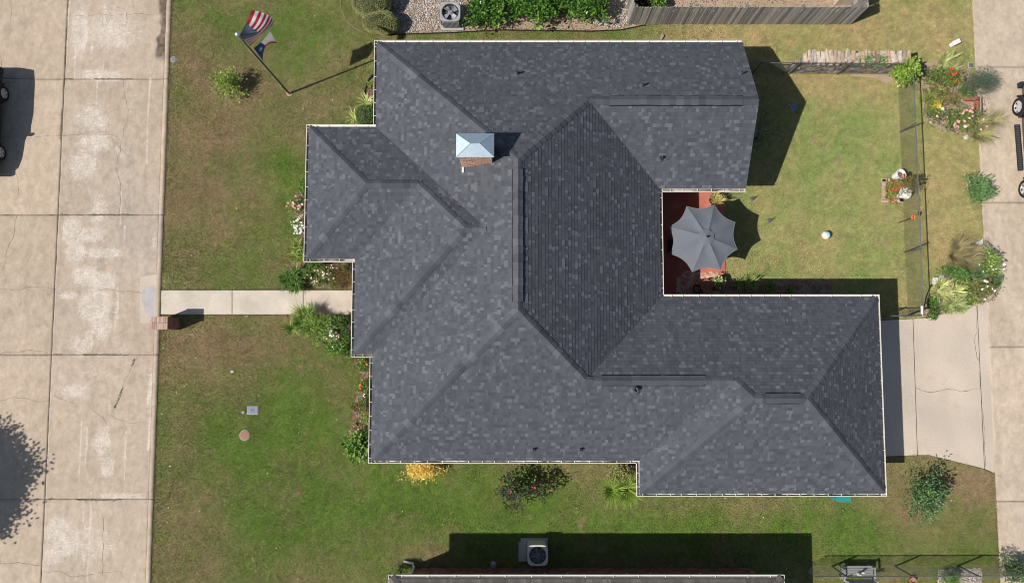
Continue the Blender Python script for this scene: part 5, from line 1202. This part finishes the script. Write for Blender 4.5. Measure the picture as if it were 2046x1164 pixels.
# the street tree whose shadow falls across the road, and one by the alley
tree('street_tree','broad leafy tree beyond the street shading the road','tree',0,0,150,7.6,34000,GRN+DK,81,rv=135,zc=5.2,L=.18,w=.06,trunk=.16,world=(W(-104,988).x-5.2/math.tan(SUN_EL)*math.cos(SUN_AZ), W(-104,988).y-5.2/math.tan(SUN_EL)*math.sin(SUN_AZ)),gaps=.16,stems=8)

# ------------------------------------------------------------------ small things in the gardens
def lid(name, label, cat, u, v, r_, m, box=None, col=None, z=.02):
    p = W(u, v); t = thing(name, label, cat, tuple(p)); mb = MB()
    if box:
        mb.box(p+Vector((0,0,z-.03)), (box[0]+.05, box[1]+.05, .05), 0, (.3,.3,.3)); mb.build('frame', M['pad'], t); mb = MB(); mb.box(p+Vector((0,0,z)), (box[0], box[1], .025), 0, col); l = mb.build('cover', M[m], t); mb = MB(); mb.box(p+Vector((0,0,z+.015)), (box[0]*.35, box[1]*.35, .012), 0, tuple(c*.7 for c in col)); mb.build('reader_cap', M[m], l)
    else:
        mb.lathe(p+Vector((0,0,-.03)), [(r_+.03,0),(r_+.03,z+.02),(r_,z+.024)], 24); mb.build('frame', M['pad'], t); mb = MB(); mb.lathe(p+Vector((0,0,-.01)), [(r_,0),(r_,z+.018),(r_*.9,z+.022),(0,z+.024)], 24, col); l = mb.build('cover', M[m], t)
        for k in range(6): a = k*math.pi/3; mb = MB(); mb.box(p+Vector((math.cos(a)*r_*.55, math.sin(a)*r_*.55, z+.016)), (r_*.4, .018, .01), a, tuple(c*.75 for c in col)); mb.build('lug', M[m], l)
    settle(t)
lid('meter_cover','blue grey rectangular meter cover on the front lawn','cover',505,819,0,'col',(.44,.30),(.22,.25,.33))
lid('manhole_cover','rust brown round cover on the front lawn','cover',489,869,.20,'col',None,(.34,.17,.12))
lid('sewer_cap','small grey utility lid at the kerb by the stain','cover',347,119,.11,'col',None,(.22,.23,.23))
lid('utility_cover','dark square utility lid near the alley by red roses','cover',1940,131,0,'col',(.18,.18),(.13,.14,.15))
def pebble_thing(name, label, cat, u, v, size, col, m='stone', z=None, seed=1):
    p = W(u, v); me = rock_mesh(seed); a = me.color_attributes.new('Col', 'FLOAT_COLOR', 'POINT'); a.data.foreach_set('color', np.tile(np.array((*col, 1), np.float32), len(me.vertices)))
    o = obj(name, me, M[m]); o.location = (p.x, p.y, size[2]*.4); o.scale = size; o.rotation_euler = (0, 0, seed*.7); return tag(o, label, cat)
pebble_thing('pale_rock','tiny pale rock beside the blue grey meter cover','rock',487,823,(.12,.12,.09),(.4,.34,.3))
pebble_thing('white_boulder','white quartz rock at the left end of the lower east bed','rock',1868,562,(.36,.26,.22),(.68,.66,.64),seed=2)
pebble_thing('white_boulder','smaller white rock right of the quartz rock','rock',1880,555,(.24,.18,.16),(.66,.65,.63),seed=3)
pebble_thing('white_stone','white rock among leaves of the upper east bed','rock',1882,222,(.24,.2,.2),(.66,.66,.66),seed=4)
pebble_thing('pale_rock','pale rock below the fountain grass of the upper bed','rock',1929,275,(.18,.16,.14),(.55,.58,.52),seed=5)
pebble_thing('brown_rock','flat brown rock lying against the north gutter line','rock',1322,75,(.26,.12,.1),(.38,.28,.24),seed=6)
pebble_thing('white_chunk','small white chunk lying in the brown front lawn patch','rock',465,742,(.10,.14,.08),(.6,.5,.44),seed=7)
# white wedge by the alley bed, white box on the north strip
p = W(1955,486); mb = MB(); mb.prism([(p.x-.18,p.y+.0),(p.x+.14,p.y+.2),(p.x+.12,p.y-.13)], 0, .12); tag(mb.build('white_wedge', M['white']), 'white triangular block at the top of lower east bed', 'block')
t = thing('white_pedestal','white tapered utility pedestal on the north grass strip','pedestal',tuple(W(1905,89))); p = W(1904,89); mb = MB(); mb.box(p+Vector((0,0,.12)), (.34,.17,.24), .45, taper=.9); mb.build('body', M['white'], t); mb = MB(); mb.box(p+Vector((0,0,.26)), (.36,.19,.04), .45); mb.build('lid', M['white'], t); settle(t)
# brick border planter in the alley bed
t = thing('brick_planter','rust red L shaped planter edge beside the pink roses','planter',tuple(W(1940,208)))
for i in range(6):
    for (u, v, dx, dy) in ((1926+i*4.6,200,.09,.14),(1948,203+i*3.6,.14,.07)):
        p = W(u, v); mb = MB(); mb.box(p+Vector((0,0,.10)), (dx,dy,.2), 0, RNG.choice(((.36,.13,.08),(.40,.16,.10)))); mb.build('brick', M['brick'], t)
settle(t)
for i in range(6):
    p = W(1969+i*.4,478+i*5.5); mb = MB(); mb.box(p+Vector((0,0,.05)), (.13,.11,.1), RNG.uniform(-.1,.1), RNG.choice(((.5,.42,.36),(.46,.32,.26)))); tag(mb.build('edging_brick', M['brick']), ['topmost','second','third','fourth','fifth','lowest'][i]+' loose edging brick from the white wedge beside the alley', 'brick', 'edging bricks by the white wedge')
t = thing('bed_edging','row of pale edging bricks curving along the driveway bed','edging',tuple(W(1900,622)))
pth = [(1846,638),(1866,634),(1884,628),(1900,621),(1920,616),(1938,608),(1955,603)]
for (a, b) in zip(pth, pth[1:]):
    A, B = W(*a), W(*b); k = 2
    for j in range(k):
        q = A.lerp(B, (j+.5)/k); mb = MB(); mb.box(q+Vector((0,0,.035)), ((B-A).length/k-.02,.075,.09), math.atan2((B-A).y, (B-A).x), RNG.choice(((.62,.52,.46),(.56,.46,.42),(.66,.58,.52)))); mb.build('brick', M['brick'], t)
settle(t)
# metal edging strips
def strip_edge(label, pts, m, h=.06, w=.018, name='lawn_edging'):
    mb = MB(); P = [W(*p) for p in pts]; mb.tube([q+Vector((0,0,h*.5)) for q in P], h*.55, 5); tag(mb.build(name, M[m]), label, 'edging')
strip_edge('black bowed edging of the small mulch bed by the wall', [(745,150),(736,162),(730,180),(728,200),(729,214)], 'edging', .08)
strip_edge('thin pale curved edging around the clipped hedges at top', [(680,-10),(682,20),(692,42),(708,56),(728,66)], 'dirt', .025)
strip_edge('dark edging line below the holly bed', [(770,70),(900,66),(1000,60.5),(1080,62),(1180,63),(1240,60.5),(1290,50.5)], 'edging', .05)
strip_edge('dark curved edging beside the yucca at the fence end', [(1846,612),(1850,592),(1860,570),(1872,558)], 'edging', .05)
# ball
p = W(1650,470,.17); t = thing('play_ball','white and teal ball lying on the back lawn','ball',(p.x,p.y,0)); cols = [(.78,.80,.78),(.45,.70,.72),(.80,.80,.76),(.72,.70,.40),(.80,.82,.80),(.55,.75,.78)]
for k in range(6):
    mb = MB(); V = []; R = .185
    for i in range(9):
        for j in range(4):
            th = math.pi*i/8; a = (k+j/3)*math.pi/3; q = Vector((R*math.sin(th)*math.cos(a), R*math.sin(th)*math.sin(a), R*math.cos(th))); q = Matrix.Rotation(.6, 3, 'X') @ q; V.append(Vector((p.x, p.y, R))+q)
    mb.add(V, [(i*4+j, (i+1)*4+j, (i+1)*4+j+1, i*4+j+1) for i in range(8) for j in range(3)], cols[k]); mb.build('panel', M['col'], t, True)
settle(t)
p = W(1586,214,.05); t = thing('blue_disc','small round blue disc lying in the gable shadow','disc',(p.x,p.y,0)); mb = MB(); mb.lathe((p.x,p.y,.02), [(.115,0),(.12,.03),(.11,.045),(.095,.03),(0,.028)], 20, (.05,.22,.60)); mb.build('dish', M['col'], t); mb = MB(); mb.lathe((p.x,p.y,.04), [(.112,0),(.125,.012),(.112,.02)], 20, (.55,.6,.7), cap=False); mb.build('rim', M['col'], t); settle(t)
# lawn sprinklers
for i, (u, v, lab) in enumerate(((1538,440,'small grey sprinkler on the lawn right of the parasol shadow'),(1503,397,'dark grey sprinkler box near the courtyard gutter end'))):
    p = W(u, v); t = thing('sprinkler', lab, 'sprinkler', tuple(p)); mb = MB(); mb.lathe(p, [(.10,0),(.10,.02),(.03,.03),(.022,.16),(.03,.17),(.03,.2),(0,.205)], 12); mb.build('body', M['galv_pipe'], t); mb = MB(); mb.box(p+Vector((.02,.02,.21)), (.22,.02,.02), .6); mb.build('arm', M['galv_pipe'], t); settle(t)
# paved square with pots
t = thing('paver_square','square of pale pink pavers beside the east fence','pavers',tuple(W(1784,382)))
for i in range(6):
    for (u, v) in ((1764+i*7.2,402),(1765,362+i*7.0),(1800,378+i*4.4) if i > 2 else (1764+i*5,360)):
        p = W(u, v); mb = MB(); mb.box(p+Vector((0,0,.03)), (.15,.14,.07), 0, RNG.choice(((.56,.40,.33),(.60,.45,.38),(.52,.36,.29)))); mb.build('paver', M['brick'], t)
settle(t)
t = thing('flower_pot','white tapered pot leaning above the begonia square','pot',tuple(W(1786,354))); q = W(1792,350,.2); mb = MB(); mb.lathe(W(1786,354)+Vector((0,0,.05)), [(.0,0),(.15,.01),(.21,.34),(.23,.36),(.23,.42),(.20,.42),(.19,.34),(0,.33)], 20, axis=Vector((.25,.12,1))); mb.build('bowl', M['white'], t); mb = MB(); mb.lathe(W(1786,354)+Vector((.08,.04,.36)), [(0,.0),(.18,.005),(0,.03)], 14, axis=Vector((.25,.12,1))); mb.build('soil', M['mulch'], t); settle(t)
t = thing('birdbath','white round birdbath beside the begonia square','birdbath',tuple(W(1797,390))); p = W(1797,390); mb = MB(); mb.lathe(p, [(.16,0),(.16,.05),(.07,.10),(.06,.38),(.10,.44)], 18); mb.build('pedestal', M['white'], t); mb = MB(); mb.lathe(p+Vector((0,0,.42)), [(.06,0),(.22,.05),(.26,.09),(.27,.10),(.25,.10),(.20,.06),(0,.05)], 24); mb.build('basin', M['white'], t); settle(t)
def stake(label, u, v, h, col):
    p = W(u, v); t = thing('garden_stake', label, 'ornament', tuple(p)); mb = MB(); mb.tube([p, p+Vector((.02,.0,h*.5)), p+Vector((.0,.02,h))], .011, 6); mb.build('rod', M['black_metal'], t)
    for k in range(4):
        a = k*math.pi/2+.4; c = p+Vector((.06*math.cos(a), .02+.065*math.sin(a), h+.03)); mb = MB(); V = [p+Vector((0,.02,h))]+[c+Vector((.05*math.cos(b), .055*math.sin(b), .02*math.sin(2*b))) for b in np.linspace(0, 2*math.pi, 9)[:-1]]; mb.add(V[1:], [tuple(range(8))], col); mb.build('wing', M['col'], t)
    mb = MB(); mb.tube([p+Vector((0,-.08,h+.02)), p+Vector((0,.12,h+.04))], .018, 6, (.2,.05,.02)); mb.build('body', M['black_metal'], t); settle(t)
stake('orange butterfly on a thin black stake by the east fence', 1794, 445, 1.2, (.80,.20,.07)); stake('orange butterfly on a stake beside the white pot', 1782, 363, 1.0, (.78,.22,.10))
strip_edge('thin dark edging between the upper east bed and alley', [(1961,196),(1962,230),(1963,260),(1965,284)], 'edging', .05)
# patio pots
def pot(label, u, v, r_, h, m, z0=.03):
    p = W(u, v, z0); t = thing('plant_pot', label, 'pot', tuple(p)); mb = MB(); mb.lathe(p, [(r_*.7,0),(r_*.95,h*.85),(r_,h*.86),(r_,h),(r_*.88,h),(r_*.85,h*.9),(0,h*.88)], 20); mb.build('bowl', M[m], t); mb = MB(); mb.lathe(p+Vector((0,0,h*.885)), [(r_*.84,0),(0,.02)], 16); mb.build('soil', M['mulch'], t); settle(t)
pot('black plant pot holding a spiky plant by the courtyard gutter', 1424, 400, .24, .42, 'plastic'); straps('spiky_plant','yellow spiky plant in the black patio pot','plant',1424,399,14,.45,90,[(.48,.40,.14),(.36,.34,.12),(.52,.46,.2)],.012,91,spots=1,z0=.38)
pot('terracotta pot in shade at the lower patio edge', 1407, 572, .27, .40, 'terracotta'); pot('small terracotta pot hidden beside the pale patio plant', 1432, 566, .17, .3, 'terracotta')
shrub('pot_plant','pale green flowering plant at the sunlit patio corner','plant',1433,560,13,.35,200,[(.30,.36,.16),(.22,.30,.10)],.08,.024,92,(WHF,7,.035),rv=8,z0=.28); shrub('white_flowers','tiny white flowers by the lower courtyard gutter','flower',1437,577,8,.3,80,GRN,.06,.015,93,(WHF,9,.03),rv=4)
pot('dark round pot in shade beside the terracotta pot', 1390, 578, .2, .3, 'plastic')
# rocks inside the wooden fence
rr = random.Random(4)
for i in range(9):
    pebble_thing('border_stone', ['first','second','third','fourth','fifth','sixth','seventh','eighth','last'][i]+' pale border stone from the left inside the wooden fence', 'rock', 1515+i*22+rr.uniform(-3,3), -22+rr.uniform(-4,4), (.42,.30,.16), rr.choice(((.66,.52,.36),(.62,.54,.42),(.70,.60,.46))), seed=i+10)['group'] = 'border stones inside the fence'
t = thing('bird_bath_slab','tall pale stone block inside the fence corner','block',tuple(W(1690,12))); p = W(1684,14); 
for i in range(3): mb = MB(); mb.box(p+Vector((i*.28-.28,.5,.35)), (.25,.9,.7), .03*i, RNG.choice(((.60,.50,.38),(.66,.58,.48)))); mb.build('stone', M['stone'], t)
settle(t)
# teal bin under the garage gutter
t = thing('recycling_bin','teal plastic bin peeking out under the garage gutter','bin',tuple(W(1684,988))); p = W(1684,985,1.05); y0 = p.y
mb = MB(); mb.box((p.x, y0+.0, .52), (.46,.56,.95), taper=1.12, col=(.02,.30,.27)); mb.build('body', M['col'], t); mb = MB(); mb.box((p.x, y0-.02, 1.04), (.60,.64,.07), col=(.02,.28,.25)); mb.build('lid', M['col'], t)
for s in (-1, 1): mb = MB(); mb.lathe((p.x+s*.26, y0+.22, .11), [(.11,-.025),(.11,.025)], 14, axis=Vector((1,0,0))); mb.build('wheel', M['rubber'], t)
settle(t)
# bench behind the boundary fence
p = W(1713,1142,.42); t = thing('garden_bench','grey slatted garden bench behind the boundary fence','bench',(p.x,p.y,0)); bw = 1.30
for i in range(5): mb = MB(); mb.box((p.x, p.y+.22-i*.1, .43), (bw,.085,.03)); mb.build('seat_slat', M['bench'], t)
for i in range(4): mb = MB(); mb.box((p.x, p.y-.27-i*.025, .54+i*.11), (bw,.03,.085)); mb.build('back_slat', M['bench'], t)
for s in (-1, 1):
    for yy, hh in ((.2,.62),(-.26,.92)): mb = MB(); mb.box((p.x+s*(bw/2-.04), p.y+yy, hh/2), (.06,.06,hh)); mb.build('leg', M['bench'], t)
    mb = MB(); mb.box((p.x+s*(bw/2-.02), p.y-.02, .64), (.07,.56,.04)); mb.build('armrest', M['bench'], t)
settle(t)
p = W(1719,1146,.6); t = thing('figurine','small white figurine standing on the grey bench','ornament',(p.x,p.y,.45)); mb = MB(); mb.lathe((p.x-.03,p.y-.02,.445), [(.07,0),(.08,.06),(.055,.16),(.04,.2),(.055,.25),(.05,.3),(0,.33)], 14); mb.build('torso', M['white'], t, True); mb = MB(); mb.tube([(p.x+.0,p.y,.62),(p.x+.07,p.y+.08,.68),(p.x+.13,p.y+.1,.72)], [.03,.035,.05], 8); mb.build('wing', M['white'], t, True); settle(t)
t = thing('terracotta_ring','small terracotta pot right of the bench at bottom edge','pot',tuple(W(1820,1158))); p = W(1820,1156); mb = MB(); mb.lathe(p, [(.09,0),(.13,.16),(.14,.17),(.14,.2),(.11,.2),(.10,.1),(0,.09)], 18); mb.build('bowl', M['terracotta'], t); mb = MB(); mb.lathe(p+Vector((0,0,.1)), [(.1,0),(0,.02)], 12); mb.build('soil', M['dirt'], t); settle(t)

# ------------------------------------------------------------------ vehicles
def wheel(t, c, axis, R, wd, spokes=6):
    mb = MB(); mb.lathe(c, [(R*.62,-wd/2),(R*.93,-wd/2),(R,-wd*.32),(R,wd*.32),(R*.93,wd/2),(R*.62,wd/2),(R*.60,wd*.3)], 28, axis=axis, cap=False); ty = mb.build('wheel', M['rubber'], t, False)
    mb = MB(); mb.lathe(c, [(R*.63,wd*.47),(R*.60,wd*.47),(R*.57,wd*.15),(.0,wd*.12)], 28, axis=axis, cap=False); mb.build('rim', M['plastic'], ty)
    q = axis.to_track_quat('Z','Y').to_matrix()
    for k in range(spokes):
        a = 2*math.pi*k/spokes; mb = MB(); V = []
        for rr, ww in ((R*.12,.045),(R*.61,.06)):
            for s in (-1, 1):
                for z in (wd*.2, wd*.42): V.append(c+q @ Vector((rr*math.cos(a)-s*ww*math.sin(a), rr*math.sin(a)+s*ww*math.cos(a), z)))
        mb.add(V, [(0,1,3,2),(4,6,7,5),(0,4,5,1),(2,3,7,6),(1,5,7,3),(0,2,6,4)]); mb.build('spoke', M['alloy'], ty)
    mb = MB(); mb.lathe(c, [(R*.63,wd*.46),(R*.63,wd*.5),(R*.585,wd*.5),(R*.585,wd*.40)], 28, axis=axis, cap=False); mb.build('rim_lip', M['alloy'], ty); mb = MB(); mb.lathe(c, [(R*.17,wd*.2),(R*.17,wd*.44),(R*.1,wd*.47),(0,wd*.47)], 14, axis=axis); mb.build('hub', M['alloy'], ty)
def body_loft(stations, m, name, t, X, sgn):
    """stations: (y, half widths and heights) cross-sections joined along the length"""
    mb = MB(); V = []; n = 0
    for y, prof in stations:
        full = [(-a, z) for a, z in prof]+[(a, z) for a, z in reversed(prof)]; n = len(full)
        V += [X(a, y, z) for a, z in full]
    Fc = [(i*n+k, i*n+(k+1) % n, (i+1)*n+(k+1) % n, (i+1)*n+k) for i in range(len(stations)-1) for k in range(n)]
    Fc += [tuple(range(n)), tuple((len(stations)-1)*n+k for k in range(n-1, -1, -1))]
    mb.add(V, Fc); o = mb.build(name, M[m], t, True)
    me = o.data; bm = bmesh.new(); bm.from_mesh(me); bmesh.ops.recalc_face_normals(bm, faces=bm.faces); bm.to_mesh(me); bm.free()
    return o
def vehicle(name, label, cat, origin, yaw, spec, m, mirror_y):
    """y runs from the tail (-) to the nose (+); built round its origin on the ground"""
    o = Vector(origin); R = Matrix.Rotation(yaw, 3, 'Z'); t = thing(name, label, cat, tuple(o)); X = lambda a, y, z: o+R @ Vector((a, y, z))
    low = []; hw = spec['hw']
    for y, zb, zbelt, wf in spec['lower']: low.append((y, [(hw*wf*.80, zb), (hw*wf*.97, zb+.06), (hw*wf, zb+(zbelt-zb)*.5), (hw*wf*.985, zbelt-.05), (hw*wf*.90, zbelt)]))
    body_loft(low, m, 'body', t, X, 1)
    up = [(y, [(hw*.90*w_, z0), (hw*.90*w_*.97, z0+(z1-z0)*.15), (hw*(.90-.13*min(1,(z1-z0)/.55))*w_, z1-.05), (hw*(.76-.06*min(1,(z1-z0)/.55))*w_, z1)]) for y, z0, z1, w_ in spec['cabin']]
    body_loft(up, m, 'cabin', t, X, 1)
    for s in (-1, 1):
        for y0, y1 in spec['windows']:
            zb, zt = spec['wz']; mb = MB(); k0, k1 = .905, .80
            V = [X(s*(hw*.90*.975+.006), y0, zb), X(s*(hw*.90*.975+.006), y1, zb), X(s*(hw*.785+.012), y1-.06*(1 if y1 > 0 else -1), zt), X(s*(hw*.785+.012), y0+.04, zt)]
            mb.add(V, [(0,1,2,3) if s > 0 else (3,2,1,0)]); mb.build('side_window', M['glass'], t)
        for y in spec['wheels']: wheel(t, X(s*(hw-spec['ww']*.52), y, spec['R']), R @ Vector((s, 0, 0)), spec['R'], spec['ww'])
        for y in spec['wheels']:
            mb = MB(); P = [(y+math.cos(a)*(spec['R']+.09), spec['R']+math.sin(a)*(spec['R']+.09)) for a in np.linspace(0, math.pi, 13)]; Q = [(y+math.cos(a)*(spec['R']+.02), spec['R']+math.sin(a)*(spec['R']+.02)) for a in np.linspace(0, math.pi, 13)]
            V = [X(s*(hw*1.0+.02), *p) for p in P]+[X(s*(hw*1.0+.02), *p) for p in Q]+[X(s*hw*.8, *p) for p in P]+[X(s*hw*.8, *p) for p in Q]
            mb.add(V, [(i, i+1, i+14, i+13) for i in range(12)]+[(i, i+26, i+27, i+1) for i in range(12)]+[(i+13, i+14, i+40, i+39) for i in range(12)]); mb.build('wheel_arch', M['plastic'], t)
        mb = MB(); mb.box(X(s*(hw+.11), mirror_y, spec['wz'][0]+.07), (.20,.11,.16), yaw); mb.tube([X(s*(hw*.86), mirror_y, spec['wz'][0]), X(s*(hw+.06), mirror_y, spec['wz'][0]+.04)], .025, 6); mb.build('door_mirror', M['plastic'], t)
        for y in spec['handles']: mb = MB(); mb.box(X(s*(hw+.005), y, spec['wz'][0]-.14), (.03,.16,.03), yaw); mb.build('door_handle', M['alloy'], t)
        if spec.get('step'):
            mb = MB(); y0, y1 = spec['step']; mb.box(X(s*(hw+.10), (y0+y1)/2, .40), (.20, y1-y0, .05), yaw); st_ = mb.build('side_step', M['plastic'], t)
            for i in range(26): mb = MB(); mb.box(X(s*(hw+.10), y0+.06+(y1-y0-.12)*i/25, .43), (.14,.028,.014), yaw); mb.build('tread', M['ac_dark'], st_)
        mb = MB(); yn = spec['lower'][-1][0]; mb.box(X(s*hw*.66, yn-.05, spec['lower'][-1][2]-.16), (.38,.16,.16), yaw); mb.build('headlight', M['glass'], t); yn = spec['lower'][0][0]; mb = MB(); mb.box(X(s*hw*.80, yn+.05, spec['lower'][0][2]-.2), (.16,.12,.34), yaw); mb.build('tail_light', M['terracotta'], t)
    for yy, sg in ((spec['lower'][-1][0], 1), (spec['lower'][0][0], -1)):
        mb = MB(); mb.box(X(0, yy+sg*.02, .50), (hw*1.86,.22,.24), yaw); mb.build('bumper', M['plastic'], t)
    settle(t); return t
TR = dict(hw=1.0, R=.41, ww=.27, wheels=(-1.82,1.82), step=(-1.02,1.02), handles=(-.55,.35), wz=(1.22,1.70), windows=((-1.0,-.12),(-.02,.85)),
 lower=[(-3.0,.62,1.16,.93),(-2.9,.5,1.2,.98),(-2.3,.62,1.2,1),(-1.82,.82,1.2,1),(-1.35,.5,1.2,1),(0,.45,1.2,1),(1.35,.5,1.2,1),(1.82,.85,1.18,1),(2.3,.62,1.13,.99),(2.6,.55,1.06,.95),(2.74,.55,.98,.86)],
 cabin=[(-1.25,1.19,1.3,1),(-1.1,1.19,1.84,1),(-.6,1.19,1.9,1),(.3,1.19,1.9,1),(.6,1.19,1.84,1),(1.35,1.19,1.22,1)])
ta, tb_ = W(2031,212,.41), W(2044,379,.41); mid = (ta+tb_)/2; yaw = math.atan2(ta.y-tb_.y, ta.x-tb_.x)-math.pi/2
side = Matrix.Rotation(yaw, 3, 'Z') @ Vector((1, 0, 0))
vehicle('pickup_truck','dark bronze pickup truck parked on the alley at right edge','truck', (mid+side*.99)*Vector((1,1,0))+Vector((0,0,RZ)) if False else Vector(((mid+side*1.04).x, (mid+side*1.04).y, RZ)), yaw, TR, 'paint_dark', .82)
SV = dict(hw=.92, R=.35, ww=.22, wheels=(-1.32,1.32), handles=(-.6,.3), wz=(1.08,1.52), windows=((-1.75,-1.0),(-.9,-.05),(.02,.85)),
 lower=[(-2.3,.45,.95,.86),(-2.2,.35,1.05,.95),(-1.75,.4,1.06,.99),(-1.32,.66,1.06,1),(-.9,.35,1.06,1),(0,.3,1.06,1),(.9,.35,1.06,1),(1.32,.66,1.03,1),(1.75,.4,.98,.98),(2.15,.32,.88,.92),(2.3,.4,.76,.80)],
 cabin=[(-2.22,1.05,1.12,1),(-2.0,1.05,1.62,1),(-1.4,1.05,1.70,1),(0,1.05,1.70,1),(.45,1.05,1.62,1),(1.25,1.05,1.08,1)])
ca, cb = W(7,186,.3), W(4,301,.3); mid = (ca+cb)/2
vehicle('parked_car','black car parked on the street at the left edge','car', Vector((mid.x-.92, mid.y-.05, STREET_Z)), math.pi, SV, 'paint_black', .78)

# fallen leaves and clover specks on the lawns
rl = random.Random(77); mb = MB(); k = 0
while k < 420:
    x, y = rl.uniform(X_CURB+.1, 20.3), rl.uniform(-10, 15.5); X_ = np.array([x]); Y_ = np.array([y])
    if any(inpoly(X_, Y_, P)[0] for P in PAVED+BEDS+[NFOOT, HOUSE]): continue
    leaf(mb, rl, Vector((x, y, .035)), Vector((rl.uniform(-1,1), rl.uniform(-1,1), .15)), rl.uniform(.03,.09), rl.uniform(.012,.03), jit(rl, rl.choice(((.42,.30,.16),(.50,.42,.28),(.30,.20,.10),(.62,.60,.52),(.12,.22,.05))), .2)); k += 1
o = mb.build('fallen_leaves', M['leaf'], None, kind='stuff'); o['label'] = 'dry leaves and pale specks scattered over the lawns'; o['category'] = 'leaves'
